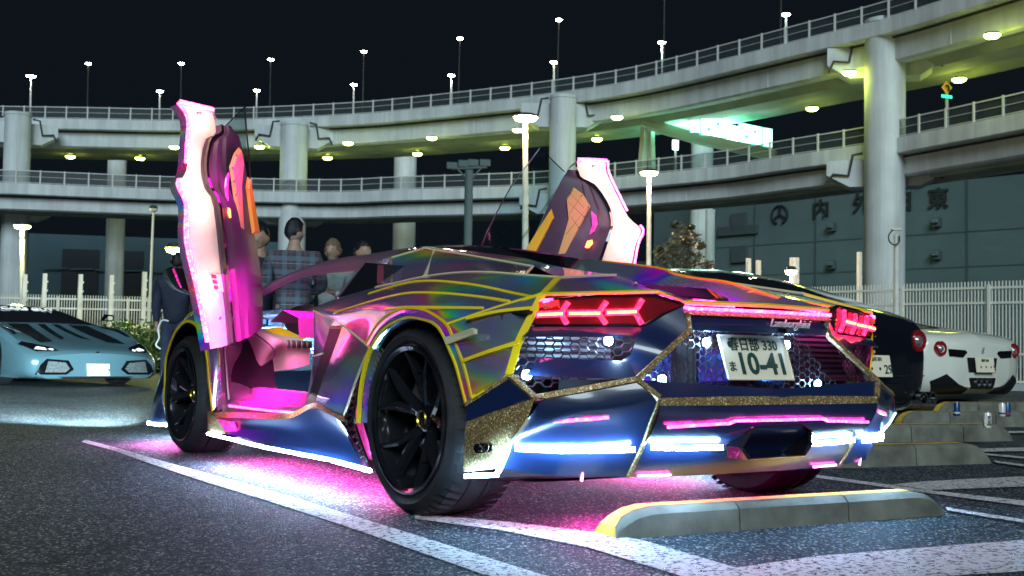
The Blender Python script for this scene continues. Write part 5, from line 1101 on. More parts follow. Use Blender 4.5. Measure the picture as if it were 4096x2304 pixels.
sc = empty('camera_pole', foot((15.75,10.838,-0.032))); tag(sc, 'slim pale pole with a camera and looped cable at the white fence', 'pole'); F0 = V(sc.location); rl = lambda p: tuple(V(p)-F0)
tube('pole', [(0, 0, 0), rl((15.609,10.73,3.047))], .055, M['fpost'], sc, 10); tube('top_bar', [rl((15.52,10.783,3.147)), rl((15.689,10.671,3.151))], .03, M['fpost'], sc, 6)
tube('cable_loop', [rl(p) for p in cat([(15.464,10.702,3.128),(15.404,10.748,3.018),(15.423,10.744,2.894),(15.504,10.694,2.834),(15.579,10.641,2.898),(15.573,10.636,3.022)], 17)], .014, M['darksteel'], sc, 5)
# foliage
def leaf_mat(name, col):
    m = mat(name, col, .45, var=.5, vscale=3.); m.node_tree.nodes['Principled BSDF'].inputs['Transmission Weight'].default_value = 0; return m
M['leaf'] = leaf_mat('broad_leaf', (.06, .075, .05)); M['hedgeleaf'] = leaf_mat('hedge_leaf', (.05, .11, .02)); M['bark'] = mat('bark', (.06, .045, .035), .9)
def leaves(name, blobs, n, size, m, parent):
    vs, fs = [], []
    for k in range(n):
        c, r = random.choice(blobs)
        while True:
            p = V((random.uniform(-1, 1), random.uniform(-1, 1), random.uniform(-1, 1)))
            if .25 < p.length < 1: break
        p = V(c)+V((p.x*r[0], p.y*r[1], p.z*r[2])); s = size*random.uniform(.6, 1.3)
        u = V((random.gauss(0, 1), random.gauss(0, 1), random.gauss(0, 1))).normalized(); w = u.orthogonal().normalized(); b = len(vs)
        vs += [p-u*s, p+w*s*.42, p+u*s, p-w*s*.42+u*s*.1]; fs.append((b, b+1, b+2, b+3))
    return mesh(name, vs, fs, m, parent)
def tree(base, blobs, n, size, label, m, hgt):
    e = empty('leafy_tree', base); tag(e, label, 'tree'); b0 = V(base)
    bl = [(tuple(V(c)-b0), r) for c, r in blobs]
    tube('trunk', [(0, 0, -.1), (.05, .03, hgt*.4), (0, 0, hgt)], [.13, .10, .04], M['bark'], e, 8)
    vs, fs = [], []
    for c, r in bl: tube_data([(0, 0, hgt*.45), tuple(V((c[0]*.5, c[1]*.5, hgt*.45+(c[2]-hgt*.45)*.6))), c], [.05, .03, .01], 5, vs, fs)
    mesh('limbs', vs, fs, M['bark'], e)
    o = leaves('crown', bl, n, size, m, e); o['kind'] = 'stuff'; return e
D_ = 36
tb = [(c, (s_, s_, s_*.9)) for c, s_ in zip([(21.183,23.167,4.426),(21.472,22.987,4.246),(20.94,23.353,4.045),(21.267,23.156,3.741),(20.701,23.541,3.602),(21.077,23.307,3.362),(21.585,22.953,3.624),(21.908,22.753,3.407),(20.774,23.521,3.167),(21.453,23.073,3.121)], [.30, .27, .30, .42, .24, .40, .28, .22, .34, .36])]+[(c, (s_, s_, s_*.7)) for c, s_ in zip([(21.216,23.489,4.692),(21.618,23.226,4.627),(21.897,23.078,4.055),(20.812,23.808,3.901),(21.155,23.59,3.759),(21.919,23.123,3.149),(22.286,22.879,3.158),(20.766,23.89,3.12),(21.504,23.333,4.146)], [.16, .14, .18, .17, .2, .22, .2, .22, .2])]
tree(foot((21.22,23.237,2.991)), tb, 2300, .085, 'leafy dark tree behind the tail of the holographic car', M['leaf'], 2.6)
tb = [(c, (s_, s_, s_*.8)) for c, s_ in zip([(19.627,29.024,4.145),(19.861,28.873,4.095),(19.462,29.145,3.974),(20.041,28.762,3.961)], [.3, .3, .3, .3])]
tree(foot((19.723,28.981,3.842)), tb, 500, .09, 'low round shrub seen just over the roof of the holographic car', M['leaf'], 2.2)
hd = empty('hedge', foot((3.674,20.596,0.796))); tag(hd, 'low green hedge behind the silver blue car', 'hedge'); F0 = V(hd.location)
hb = [(tuple(V((p[0], p[1], .55))-F0), (.75, .6, .55)) for p in [(3.293,20.849,0.786),(3.536,20.688,0.792),(3.778,20.527,0.799),(4.021,20.365,0.805),(4.264,20.204,0.811),(4.506,20.043,0.817),(4.784,19.858,0.824),(5.061,19.674,0.831)]]
o = leaves('foliage', hb, 5200, .055, M['hedgeleaf'], hd); o['kind'] = 'stuff'
box('planting_bed', (-1.5, -.3, 0), (3.2, .6, .25), mat('soil', (.03, .025, .02), .95), hd)
# hills of dark trees close the view

# ============================================================ other parked cars
from mathutils.bvhtree import BVHTree
def body(stations, m, parent, name='body', nu=33, nv=49):
    rows = []
    for y, half in stations: rows.append([(-x, y, z) for x, z in half[::-1]][:-1]+[(x, y, z) for x, z in half]) if half[0][0] == 0 else None
    full = []
    for y, half in stations:
        l_ = [(-x, y, z) for x, z in reversed(half)]; r_ = [(x, y, z) for x, z in half]
        full.append(l_[:-1]+r_ if half[0][0] == 0 else l_+r_)
    vs, fs = loft(full, nu, nv); n = nu
    fs = fs+[tuple(range(n-1, -1, -1)), tuple((nv-1)*n+k for k in range(n))]
    o = mesh(name, vs, fs, m, parent, auto=32); return o, BVHTree.FromPolygons([tuple(v) for v in vs], fs)
def decal(name, bvh, pts, axis, m, parent, off=.008, frm=None, cuts=3, mirror=False):
    """panel that follows the body: outline in the two other axes, dropped on the surface along axis"""
    if mirror: decal(name, bvh, [(-a, b) for a, b in pts][::-1], axis, m, parent, off, frm, cuts)
    bm = bmesh.new()
    P3 = lambda a, b: {'+y': (a, -3, b), '-y': (a, 9, b), '-z': (a, b, 5), '+x': (-5, a, b), '-x': (5, a, b)}[axis]
    D3 = V({'+y': (0, 1, 0), '-y': (0, -1, 0), '-z': (0, 0, -1), '+x': (1, 0, 0), '-x': (-1, 0, 0)}[axis])
    f = bm.faces.new([bm.verts.new(P3(a, b)) for a, b in pts]); bmesh.ops.triangulate(bm, faces=[f]); bmesh.ops.subdivide_edges(bm, edges=bm.edges[:], cuts=cuts, use_grid_fill=True)
    for v in bm.verts:
        h = bvh.ray_cast(v.co, D3)
        if h[0] is None:
            h2 = bvh.find_nearest(v.co+D3*(3.2 if axis == '+y' else 4)); v.co = h2[0]+D3*-off
        else: v.co = h[0]+(h[1] if h[1].dot(D3) < 0 else -h[1])*off*.5-D3*off*.6
    me = bpy.data.meshes.new(name); bm.to_mesh(me); bm.free(); me.materials.append(m)
    for p in me.polygons: p.use_smooth = True
    return link(bpy.data.objects.new(name, me), parent)
def simple_wheel(x, y, r, w, s, parent, spokes=5):
    W_ = empty('wheel', (x, y, r), 0, parent); X = lambda i: -s*i
    lathe('tyre', [(X(i), q_) for i, q_ in [(.01, r*.74), (-.006, r*.86), (.012, r-.012), (.04, r), (w-.04, r), (w, r*.8)]], M['rubber'], W_, 36)
    lathe('rim', [(X(i), q_) for i, q_ in [(.0, r*.74), (.02, r*.68), (.10, r*.64)]], M['rimm'], W_, 36)
    for k in range(spokes):
        vs, fs = [], []; a = k*2*math.pi/spokes; blade(vs, fs, (X(.05), .03*math.cos(a), .03*math.sin(a)), (X(.012), r*.7*math.cos(a), r*.7*math.sin(a)), .07, .05, .03, .03, (s, 0, 0)); mesh('spoke', vs, fs, M['steel'], W_)
    lathe('well', [(X(.12), .001), (X(.12), r*.7)], M['black'], W_, 20)
def plate(parent, c, lines, w=.33, h=.165, tilt=.12, face=-1):
    c = V(c); up_ = V((0, math.sin(tilt)*-face*1, math.cos(tilt))); x = V((1, 0, 0)) if face == -1 else V((-1, 0, 0)); n = V((0, face, 0))
    p = poly('number_plate', [c-x*w/2-up_*h/2, c+x*w/2-up_*h/2, c+x*w/2+up_*h/2, c-x*w/2+up_*h/2], M['plate'], parent, .008, (0, -face, 0))
    for body_, dx, dz, sz in lines: text('plate_characters', body_, sz, M['ink'], p, c+x*dx+up_*dz+n*.003, tuple(x), tuple(up_), .001, bold=.0015)
    return p
M['pearl'] = mat('pearl_white_paint', (.80, .82, .72), .25, coat=1.); M['inkblue'] = mat('midnight_paint', (.006, .007, .014), .16, coat=1.); M['silverblue'] = mat('silver_blue_paint', (.16, .33, .40), .24, metal=.45, coat=1.)
M['clearlens'] = mat('clear_lamp_lens', (.26, .24, .25), .1, coat=1., metal=.4); M['redl'] = mat('red_lamp_ring', (.16, .004, .008), .15, coat=1., emit=(.9, .02, .02), es=.05)
def round_lamp(c, r, parent):
    e = lathe('tail_lamp', [(.02, r), (-.02, r), (-.035, r*.86), (-.02, r*.55)], M['redl'], parent, 24, 'y', loc=c)
    lathe('lamp_core', [(-.02, r*.55), (-.012, r*.50), (-.03, r*.3), (-.034, .001)], M['clearlens'], e, 18, 'y', loc=c)
# ---- white mid engined coupe, tail towards us
wc = empty('sports_coupe', ((8.647,4.1,0.464)[0]-.12, (8.647,4.1,0.464)[1]-.04, 0), R(-1)); tag(wc, 'white low sports coupe with triple exhaust parked tail out at the far right', 'car')
ST = [(0, [(0, .32), (.30, .32), (.46, .40), (.50, .56), (.48, .70), (.42, .79), (0, .83)]), (.07, [(0, .27), (.48, .27), (.70, .38), (.75, .56), (.73, .73), (.64, .83), (0, .89)]), (.17, [(0, .22), (.62, .22), (.84, .34), (.88, .56), (.86, .77), (.74, .88), (0, .93)]), (.42, [(0, .15), (.78, .15), (.95, .30), (.97, .58), (.95, .82), (.78, .93), (0, .96)]), (1.0, [(0, .13), (.8, .13), (.96, .28), (.98, .60), (.96, .88), (.72, .99), (0, 1.05)]), (1.7, [(0, .13), (.8, .13), (.94, .28), (.95, .58), (.90, .86), (.62, 1.13), (0, 1.18)]), (2.3, [(0, .13), (.8, .13), (.93, .28), (.94, .56), (.88, .84), (.56, 1.18), (0, 1.21)]), (3.1, [(0, .13), (.8, .13), (.94, .28), (.95, .54), (.92, .80), (.74, .92), (0, .97)]), (4.0, [(0, .13), (.8, .13), (.95, .26), (.96, .50), (.90, .72), (.6, .72), (0, .72)]), (4.5, [(0, .2), (.5, .2), (.74, .28), (.78, .42), (.72, .52), (.5, .54), (0, .56)])]
bo, bv = body(ST, M['pearl'], wc)
decal('rear_grille', bv, [(-.56, .655), (-.34, .645), (-.27, .70), (-.30, .725), (-.57, .735)], '+y', M['gloss'], wc, mirror=True)
decal('diffuser', bv, [(-.78, .38), (-.60, .46), (-.42, .35), (-.24, .30), (-.22, .24), (-.7, .23)], '+y', M['black'], wc, .012, mirror=True)
decal('plate_recess', bv, [(-.24, .48), (.24, .48), (.27, .645), (-.27, .645)], '+y', M['black'], wc, .006)
decal('exhaust_surround', bv, [(-.20, .30), (.20, .30), (.24, .42), (-.24, .42)], '+y', M['black'], wc, .01)
for k in (-1, 0, 1): lathe('exhaust_pipe', [(.08, .045), (-.05, .045), (-.05, .036), (.06, .034)], M['chrome'], wc, 16, 'y', loc=(k*.095, .02, .36))
for s in (-1, 1): round_lamp((s*.66, .055, .735), .085, wc)
plate(wc, (0, -.045, .565), [('・・・9', .03, -.03, .09), ('品川 330', 0, .05, .035)])
strip('emblem', [(.005, -.022, .70), (-.012, -.022, .725), (.008, -.022, .745), (.0, -.022, .765)], .014, .008, (0, -1, 0), M['chrome'], wc)
decal('engine_glass', bv, [(-.50, .55), (.50, .55), (.52, 1.6), (-.52, 1.6)], '-z', M['smoke'], wc, .006); decal('roof_panel', bv, [(-.5, 1.65), (.5, 1.65), (.48, 2.3), (-.48, 2.3)], '-z', M['gloss'], wc, .006)
decal('side_window', bv, [(1.15, .93), (1.7, 1.05), (2.3, 1.12), (3.0, .93), (2.9, .88), (1.3, .88)], '+x', M['smoke'], wc, .006); decal('side_window', bv, [(1.15, .93), (1.7, 1.05), (2.3, 1.12), (3.0, .93), (2.9, .88), (1.3, .88)], '-x', M['smoke'], wc, .006)
for s in (-1, 1):
    simple_wheel(s*.97, .95, .345, .28, s, wc); simple_wheel(s*.96, 3.55, .335, .24, s, wc)
    decal('wheel_arch', bv, [(.95+.40*math.cos(R(a)), .345+.40*math.sin(R(a))) for a in range(-30, 211, 20)], '+x' if s < 0 else '-x', M['black'], wc, .004)
# ---- dark four seat hatch coupe, tail towards us
dc = empty('hatchback_coupe', ((4.373,2.124,0.533)[0]-.12, (4.373,2.124,0.533)[1]+.0, 0), R(-1)); tag(dc, 'midnight dark coupe with round tail lamps between the holographic car and the white coupe', 'car')
ST = [(0, [(0, .30), (.28, .30), (.42, .36), (.46, .52), (.44, .70), (.36, .80), (0, .84)]), (.07, [(0, .25), (.45, .25), (.64, .33), (.69, .52), (.67, .72), (.56, .85), (0, .92)]), (.20, [(0, .20), (.62, .20), (.80, .30), (.86, .54), (.84, .78), (.70, .91), (0, .99)]), (.48, [(0, .16), (.78, .16), (.95, .28), (.97, .58), (.94, .82), (.76, .98), (0, 1.06)]), (1.1, [(0, .14), (.8, .14), (.97, .28), (.98, .62), (.95, .90), (.68, 1.14), (0, 1.24)]), (1.9, [(0, .14), (.8, .14), (.95, .28), (.96, .62), (.92, .90), (.62, 1.26), (0, 1.35)]), (2.6, [(0, .14), (.8, .14), (.95, .28), (.95, .60), (.92, .90), (.60, 1.28), (0, 1.36)]), (3.3, [(0, .14), (.8, .14), (.95, .28), (.95, .60), (.92, .88), (.70, 1.05), (0, 1.12)]), (4.2, [(0, .14), (.8, .14), (.95, .28), (.95, .55), (.90, .80), (.6, .86), (0, .88)]), (4.9, [(0, .2), (.5, .2), (.78, .28), (.82, .42), (.75, .60), (.5, .64), (0, .66)])]
dc.scale = (1, 1, 1.04)
bo, bv = body(ST, M['inkblue'], dc)
for s in (-1, 1): round_lamp((s*.60, .045, .735), .085, dc)
plate(dc, (0, -.05, .535), [('・・29', .03, -.028, .095), ('品川 331', 0, .052, .035), ('ぬ', -.13, -.03, .04)], tilt=.2)
strip('emblem', [(.005, -.03, .70), (-.015, -.03, .73), (.012, -.03, .755), (.0, -.03, .785)], .020, .010, (0, -1, 0), M['chrome'], dc)
decal('rear_glass', bv, [(-.52, .45), (.52, .45), (.56, 1.5), (-.56, 1.5)], '-z', M['smoke'], dc, .006)
decal('diffuser', bv, [(-.60, .40), (.60, .40), (.5, .24), (-.5, .24)], '+y', M['black'], dc, .01); decal('bumper_line', bv, [(-.80, .455), (.80, .455), (.80, .468), (-.80, .468)], '+y', M['steel'], dc, .01)
decal('side_window', bv, [(1.0, .95), (1.7, 1.14), (2.5, 1.2), (3.2, 1.0), (3.1, .93), (1.2, .92)], '+x', M['smoke'], dc, .006); decal('side_window', bv, [(1.0, .95), (1.7, 1.14), (2.5, 1.2), (3.2, 1.0), (3.1, .93), (1.2, .92)], '-x', M['smoke'], dc, .006)
for s in (-1, 1):
    for k in (0, 1): lathe('exhaust_pipe', [(.08, .05), (-.04, .05), (-.04, .04), (.06, .038)], M['chrome'], dc, 16, 'y', loc=(s*(.60+.12*k), .02, .29))
    simple_wheel(s*.965, 1.0, .345, .28, s, dc); simple_wheel(s*.96, 3.95, .335, .25, s, dc)
    decal('wheel_arch', bv, [(1.0+.40*math.cos(R(a)), .345+.40*math.sin(R(a))) for a in range(-30, 211, 20)], '+x' if s < 0 else '-x', M['black'], dc, .004)
# ---- silver blue car facing us with black stripes
bc_ = (0.918,12.366,0.226)
sb = empty('striped_sports_car', (bc_[0], bc_[1], 0), R(14)); tag(sb, 'silver blue sports car with black stripes facing us at the left edge', 'car')
ST = [(0, [(0, .12), (.45, .12), (.76, .13), (.84, .24), (.78, .38), (.45, .44), (0, .46)]), (.12, [(0, .11), (.6, .11), (.88, .13), (.95, .27), (.87, .44), (.5, .50), (0, .51)]), (.45, [(0, .11), (.85, .11), (.98, .15), (1.0, .34), (.92, .58), (.5, .59), (0, .59)]), (1.0, [(0, .11), (.9, .11), (1.0, .18), (1.01, .48), (.94, .78), (.55, .72), (0, .71)]), (1.5, [(0, .11), (.9, .11), (1.0, .2), (1.0, .55), (.91, .83), (.66, .84), (0, .85)]), (2.3, [(0, .11), (.9, .11), (.99, .2), (.99, .58), (.90, .84), (.55, 1.07), (0, 1.11)]), (2.7, [(0, .11), (.9, .11), (.99, .2), (.99, .58), (.90, .86), (.54, 1.10), (0, 1.135)]), (3.5, [(0, .11), (.9, .11), (1.0, .2), (1.01, .6), (.95, .88), (.55, 1.02), (0, 1.05)]), (4.4, [(0, .16), (.8, .16), (.98, .3), (1.0, .55), (.94, .82), (.6, .88), (0, .9)]), (4.75, [(0, .2), (.7, .2), (.9, .35), (.93, .55), (.88, .75), (.55, .8), (0, .82)])]
bo, bv = body(ST, M['silverblue'], sb)
M['stripe'] = mat('stripe_black', (.008, .012, .016), .2, coat=1.)
for s in (False,):
    decal('bonnet_stripe', bv, [(-.62, .42), (-.40, .50), (-.30, 1.5), (-.60, 1.5)], '-z', M['stripe'], sb, mirror=True)
    decal('bonnet_stripe', bv, [(-.22, .62), (-.12, .75), (-.05, 1.5), (-.16, 1.5)], '-z', M['stripe'], sb, mirror=True)
    decal('fender_stripe', bv, [(-.86, .70), (-.80, .72), (-.74, 1.4), (-.86, 1.4)], '-z', M['stripe'], sb, mirror=True)
decal('windscreen', bv, [(-.78, 1.56), (.78, 1.56), (.56, 2.28), (-.56, 2.28)], '-z', M['smoke'], sb, .010, cuts=5)
decal('roof', bv, [(-.54, 2.32), (.54, 2.32), (.54, 3.3), (-.54, 3.3)], '-z', M['gloss'], sb, .008)
decal('side_window', bv, [(1.55, .86), (2.3, 1.03), (2.9, 1.03), (3.3, .90), (2.6, .86)], '+x', M['smoke'], sb, .008); decal('side_window', bv, [(1.55, .86), (2.3, 1.03), (2.9, 1.03), (3.3, .90), (2.6, .86)], '-x', M['smoke'], sb, .008)
decal('air_intake', bv, [(-.86, .17), (-.44, .17), (-.34, .24), (-.42, .36), (-.72, .38), (-.80, .30)], '+y', M['gloss'], sb, .010, mirror=True)
decal('intake_mesh', bv, [(-.74, .20), (-.46, .20), (-.40, .25), (-.46, .33), (-.70, .35)], '+y', mat('intake_mesh_grey', (.14, .17, .18), .4, var=.6, vscale=50), sb, .016, mirror=True)
decal('headlamp', bv, [(-.92, .56), (-.86, .60), (-.56, .53), (-.52, .48), (-.80, .47)], '+y', M['gloss'], sb, .012, mirror=True)
M['drl'] = mat('lamp_reflector', (.8, .85, .9), .2, emit=(.8, .9, 1), es=1.6)
decal('headlamp_element', bv, [(-.80, .50), (-.74, .53), (-.66, .515), (-.66, .49)], '+y', M['drl'], sb, .018, mirror=True); decal('headlamp_element', bv, [(-.64, .50), (-.59, .51), (-.57, .495), (-.60, .485)], '+y', M['drl'], sb, .018, mirror=True)
decal('front_splitter', bv, [(-.84, .12), (.84, .12), (.84, .145), (-.84, .145)], '+y', M['black'], sb, .014)
plate(sb, (0, -.03, .235), [('・・・7', .03, -.02, .08)], face=-1, tilt=.15)
lathe('badge', [(-.01, .03), (-.016, .026), (-.016, .001)], M['gloss'], sb, 12, 'y', loc=(0, .02, .455))
text('screen_banner', 'CARS GUY', .17, mat('banner_white', (.8, .8, .78), .5, emit=(.8, .85, .85), es=.25), sb, (-.02, 2.16, 1.085), (1, 0, 0), (0, .95, .30), .003, .15, bold=.004)
for s in (-1, 1):
    simple_wheel(s*.99, 1.05, .335, .25, s, sb); simple_wheel(s*.99, 3.75, .35, .32, s, sb)
    decal('wheel_arch', bv, [(1.05+.38*math.cos(R(a)), .335+.38*math.sin(R(a))) for a in range(-30, 211, 20)], '+x' if s < 0 else '-x', M['black'], sb, .004)
    m_ = mesh('door_mirror', *grid([[(s*.92, 1.72, .93), (s*1.10, 1.70, .93), (s*1.12, 1.70, 1.03), (s*.98, 1.72, 1.04), (s*.92, 1.72, .93)], [(s*.93, 1.60, .95), (s*1.07, 1.60, .95), (s*1.08, 1.60, 1.0), (s*.99, 1.60, 1.01), (s*.93, 1.60, .95)]]), M['gloss'], sb)
# headlights of a car out of frame sweep the asphalt in front of the silver blue car

# ============================================================ people standing behind the car
def skin_mesh(name, chains, m, parent, root=0, sub=2):
    """chains of (point, radius) joined where points coincide, grown with the Skin modifier"""
    vs, rad, es, idx = [], [], [], {}
    for ch in chains:
        prev = None
        for p, r in ch:
            k = tuple(round(c, 4) for c in p)
            if k not in idx: idx[k] = len(vs); vs.append(p); rad.append(r if isinstance(r, tuple) else (r, r))
            i = idx[k]
            if prev is not None and prev != i: es.append((prev, i))
            prev = i
    me = bpy.data.meshes.new(name); me.from_pydata(vs, es, []); o = bpy.data.objects.new(name, me); COL.objects.link(o)
    o.modifiers.new('skin', 'SKIN'); sv = me.skin_vertices[0].data
    for i, r in enumerate(rad): sv[i].radius = r; sv[i].use_root = (i == root)
    o.modifiers.new('sub', 'SUBSURF').levels = sub
    dg = bpy.context.evaluated_depsgraph_get(); m2 = bpy.data.meshes.new_from_object(o.evaluated_get(dg)); bpy.data.objects.remove(o)
    m2.materials.clear(); m2.materials.append(m)
    for p in m2.polygons: p.use_smooth = True
    m2.name = name; return link(bpy.data.objects.new(name, m2), parent)
def person(loc, face, h, label, top, legs_m, hair_m, skin_m, turn=0., hair_len=0., arm='down', bulk=1.):
    e = empty('person', loc, face); tag(e, label, 'person'); k = h/1.75
    s = lambda x, y, z: (x*k, y*k, z*k)
    ct, st_ = math.cos(turn), math.sin(turn)
    hd = lambda x, y, z: s(x*ct-y*st_, .015+x*st_+y*ct, z)
    hands = {'down': [(.25, .02, 1.13), (.255, .10, .90)], 'fold': [(.27, .06, 1.15), (.10, .26, 1.12)], 'phone': [(.25, .05, 1.14), (.14, .30, 1.20)]}[arm]
    chains = [[(s(0, 0, .96), .13*k), (s(0, 0, 1.14), .125*k), (s(0, 0, 1.34), .135*k), (s(0, -.005, 1.47), .075*k), (s(0, .005, 1.54), .062*k), (hd(0, 0, 1.585), .052*k), (hd(0, 0, 1.64), .045*k)]]
    for sg in (-1, 1):
        el, wr = hands; ha = s(sg*wr[0], wr[1], wr[2])
        chains.append([(s(0, 0, 1.34), .135*k), (s(sg*.19, -.005, 1.42), .06*k), (s(sg*el[0], el[1], el[2]), .042*k), (ha, .028*k)])
        dr = V(ha)-V(s(sg*el[0], el[1], el[2])); dr.normalize(); sd = V((sg*-1, 0, 0)); nn = dr.cross(sd).normalized(); palm = V(ha)+dr*.06*k
        chains.append([(ha, .028*k), (tuple(palm), (.030*k, .016*k))])
        for q_, (off, ln) in enumerate(((-.030, .062), (-.010, .075), (.010, .072), (.028, .055))):
            b_ = palm+nn*off*k+dr*.03*k; chains.append([(tuple(palm), .02*k), (tuple(b_), .0095*k), (tuple(b_+dr*ln*.5*k+sd*.010*k), .0085*k), (tuple(b_+dr*ln*.85*k+sd*.028*k), .0075*k)])
        tb_ = palm-dr*.025*k-nn*.03*k; chains.append([(tuple(palm), .02*k), (tuple(tb_+sd*.012*k), .011*k), (tuple(tb_+dr*.04*k+sd*.03*k-nn*.012*k), .009*k)])
        chains.append([(s(0, 0, .96), .13*k), (s(sg*.095, 0, .88), .088*k), (s(sg*.105, .01, .50), .058*k), (s(sg*.11, -.02, .09), .04*k), (s(sg*.115, .08, .035), .036*k)])
    b = skin_mesh('body', chains, skin_m, e)
    # head grown onto the neck: skull, brow, nose, chin and ears in one surface
    NH, NA = 22, 28; c0 = V(hd(0, 0, 1.655))
    def head_r(ph, th, g=1.):
        z = math.cos(ph)*.122; sx, sy = math.sin(ph)*.076, math.sin(ph)*.097; x, y = sx*math.sin(th), sy*math.cos(th)
        lo_ = max(0, -z-.02)/.10; fr = max(0, math.cos(th))
        x *= 1-.30*lo_; y = y*(1-.10*lo_)-(.020*lo_ if math.cos(th) < 0 else 0)*-1
        if fr > .90 and -.045 < z < .02: y += .024*((fr-.90)/.10)*max(0, 1-abs(z+.022)/.03)
        if fr > .5 and .0 < z < .03: y += .005*fr
        if abs(math.sin(th)) > .93 and -.045 < z < .02: x += math.copysign(.014, x); y -= .006
        if fr > .6 and z < -.085: y += .010*fr
        v = V((x, y, z))*k*g; return V((v.x*ct-v.y*st_, v.x*st_+v.y*ct, v.z))
    bm = bmesh.new(); bm.from_mesh(b.data); ring = [[bm.verts.new(c0+head_r(.02+(math.pi-.04)*i/(NH-1), j*2*math.pi/NA)) for j in range(NA)] for i in range(NH)]
    for i in range(NH-1):
        for j in range(NA): fc = bm.faces.new((ring[i][j], ring[i+1][j], ring[i+1][(j+1) % NA], ring[i][(j+1) % NA])); fc.smooth = True
    bm.to_mesh(b.data); bm.free()
    jc = [[(s(0, 0, .82), .152*k*bulk), (s(0, 0, 1.14), .150*k*bulk), (s(0, 0, 1.33), .165*k*bulk), (s(0, -.01, 1.47), .088*k)]]
    for sg in (-1, 1):
        el, wr = hands; jc.append([(s(0, 0, 1.33), .165*k), (s(sg*.195, -.005, 1.415), .080*k*bulk), (s(sg*el[0], el[1], el[2]), .060*k*bulk), (tuple(V(s(sg*el[0], el[1], el[2])).lerp(V(s(sg*wr[0], wr[1], wr[2])), .93)), .044*k)])
    skin_mesh('jacket', jc, top, e)
    tc_ = [[(s(0, 0, 1.04), .135*k), (s(0, 0, .92), .14*k)]]
    for sg in (-1, 1): tc_.append([(s(0, 0, .92), .14*k), (s(sg*.095, 0, .86), .098*k), (s(sg*.105, .01, .50), .072*k), (s(sg*.11, -.02, .10), .056*k)])
    skin_mesh('trousers', tc_, legs_m, e)
    for sg in (-1, 1): sh = box('shoe', (sg*.11*k-.05, -.10, 0), (sg*.11*k+.05, .17, .085), M['shoe'], e, .03)
    # hair that follows the skull, thicker on top, with tufts along the hairline
    vs, fs = [], []; NR, NS = 16, 44
    for i in range(NR):
        for j in range(NS):
            th = j*2*math.pi/NS; cth = math.cos(th); mx = (1.02 if cth > .6 else 1.02+(.6-cth)/1.6*1.02)+.07*math.sin(9*th)+random.uniform(-.05, .05)+hair_len*(.25 if cth > .6 else .8)
            ph = .02+mx*i/(NR-1); tuft = 1.10+.035*math.sin(11*th+4*ph)*math.sin(5*ph)+random.uniform(-.018, .018)-(.06 if i == NR-1 else 0)
            if hair_len and ph > 2.1: v = head_r(2.1, th, tuft)+V((0, 0, -(ph-2.1)*.12*k))
            else: v = head_r(ph, th, tuft)
            vs.append(c0+v)
    for i in range(NR-1):
        for j in range(NS): fs.append((i*NS+j, (i+1)*NS+j, (i+1)*NS+(j+1) % NS, i*NS+(j+1) % NS))
    mesh('hair', vs, fs, hair_m, e, smooth=True)
    for sg in (-1, 1): lathe('eye', [(0, .011*k), (.006*k, .008*k), (.008*k, .0005)], M['eye'], e, 8, 'y', loc=hd(sg*.031, .083, 1.664))
    return e
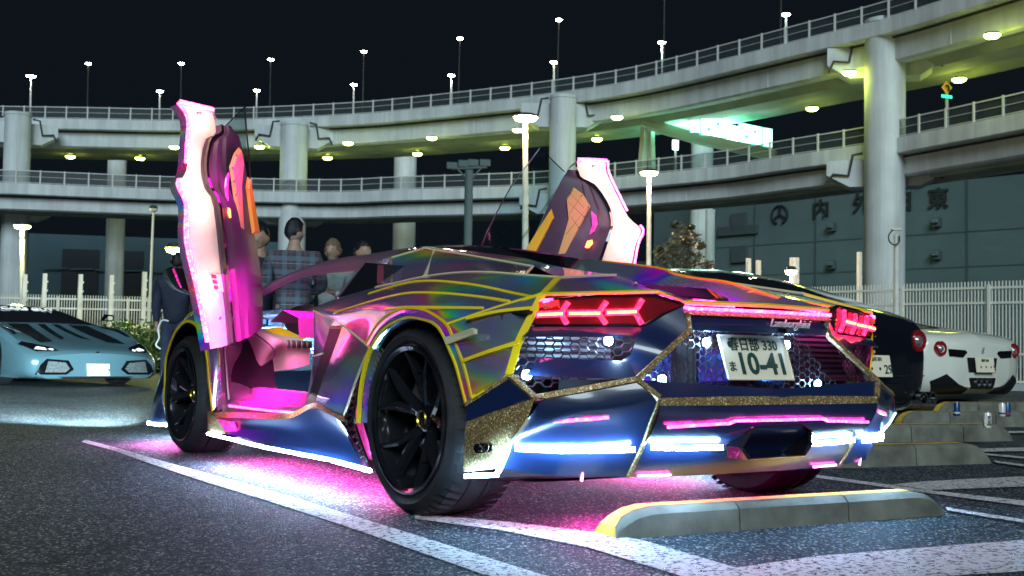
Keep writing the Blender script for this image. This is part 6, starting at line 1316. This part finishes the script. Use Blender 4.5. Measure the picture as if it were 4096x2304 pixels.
def plaid():
    m = bpy.data.materials.new('plaid_flannel'); m.use_nodes = True; n = m.node_tree.nodes; l = m.node_tree.links; b = n['Principled BSDF']; b.inputs['Roughness'].default_value = .9
    tc = n.new('ShaderNodeTexCoord'); mp = n.new('ShaderNodeMapping'); l.new(tc.outputs['Object'], mp.inputs[0]); sep = n.new('ShaderNodeSeparateXYZ'); l.new(mp.outputs[0], sep.inputs[0])
    def band(ax, fr_, lo, hi):
        mu = n.new('ShaderNodeMath'); mu.operation = 'MULTIPLY'; mu.inputs[1].default_value = fr_; l.new(sep.outputs[ax], mu.inputs[0])
        f = n.new('ShaderNodeMath'); f.operation = 'FRACT'; l.new(mu.outputs[0], f.inputs[0])
        r = ramp(n, [(0, (0, 0, 0)), (lo, (0, 0, 0)), (lo+.03, (1, 1, 1)), (hi, (1, 1, 1)), (min(hi+.03, 1), (0, 0, 0))]); l.new(f.outputs[0], r.inputs[0]); return r.outputs[0]
    def mix(a, fac, col):
        x = n.new('ShaderNodeMix'); x.data_type = 'RGBA'; mu = n.new('ShaderNodeMath'); mu.operation = 'MULTIPLY'; mu.inputs[1].default_value = .6; l.new(fac, mu.inputs[0]); l.new(mu.outputs[0], x.inputs[0])
        if isinstance(a, tuple): x.inputs[6].default_value = (*a, 1)
        else: l.new(a, x.inputs[6])
        x.inputs[7].default_value = (*col, 1); return x.outputs[2]
    c = mix((.030, .042, .060), band(0, 8, .1, .45), (.10, .13, .16)); c = mix(c, band(2, 8, .1, .45), (.11, .14, .17)); c = mix(c, band(0, 8, .70, .78), (.20, .05, .05)); c = mix(c, band(2, 8, .70, .78), (.20, .05, .05)); c = mix(c, band(2, 8, .88, .92), (.30, .34, .36))
    l.new(c, b.inputs['Base Color']); return m
M['shoe'] = mat('shoe_white', (.6, .6, .58), .6); M['eye'] = mat('eye_dark', (.02, .015, .012), .2)
sk = mat('skin', (.36, .22, .15), .5, var=.12, vscale=30); hb_ = mat('black_hair', (.010, .010, .012), .5, bump=.4, bscale=120); hg = mat('pale_hair', (.15, .11, .07), .6, bump=.4, bscale=120)
dk = mat('dark_jacket', (.018, .026, .050), .8, var=.2, vscale=10); jn = mat('denim', (.030, .045, .085), .85, var=.2, vscale=14); wt = mat('pale_sweater', (.30, .33, .33), .85, var=.2, vscale=9); gy = mat('grey_coat', (.10, .12, .13), .85, var=.2, vscale=9)
PP = [(1.091,6.096,0.642)][0]; person((PP[0], PP[1], 0), R(-20), 1.76, 'man with short black hair in a dark plaid flannel shirt, back turned', plaid(), jn, hb_, sk, turn=R(-45), bulk=1.12, arm='fold')
PP = [(1.009,6.752,0.637)][0]; person((PP[0], PP[1], 0), R(190), 1.74, 'dark clothed person half hidden by the raised left door, facing us', dk, jn, hb_, sk, turn=R(-60))
PP = [(1.941,7.094,0.654)][0]; person((PP[0], PP[1], 0), R(130), 1.70, 'pale haired person in a light sweater facing the plaid shirt', wt, jn, hg, sk, hair_len=.5, arm='phone')
PP = [(2.456,7.473,0.662)][0]; person((PP[0], PP[1], 0), R(170), 1.74, 'black haired person in a grey coat nearest to the car roof', gy, jn, hb_, sk, turn=R(30))
PP = [(1.13,9.677,0.62)][0]; person((PP[0], PP[1], 0), R(-30), 1.66, 'man in a dark jacket and jeans left of the raised left door', dk, jn, hb_, sk, arm='down', bulk=1.15)
pv = V((PP[0], PP[1], 0))
bg_ = (0.868,9.117,0.811); cb_ = tube('cable', [p for p in cat([(0.873,9.11,0.865),(0.813,9.149,0.872),(0.78,9.177,0.786),(0.793,9.176,0.675),(0.767,9.198,0.594),(0.814,9.17,0.55)], 21)], .010, mat('white_cable', (.7, .72, .72), .5), None, 6); tag(cb_, 'white cable dangling at the hip of the man in the dark jacket', 'cable')
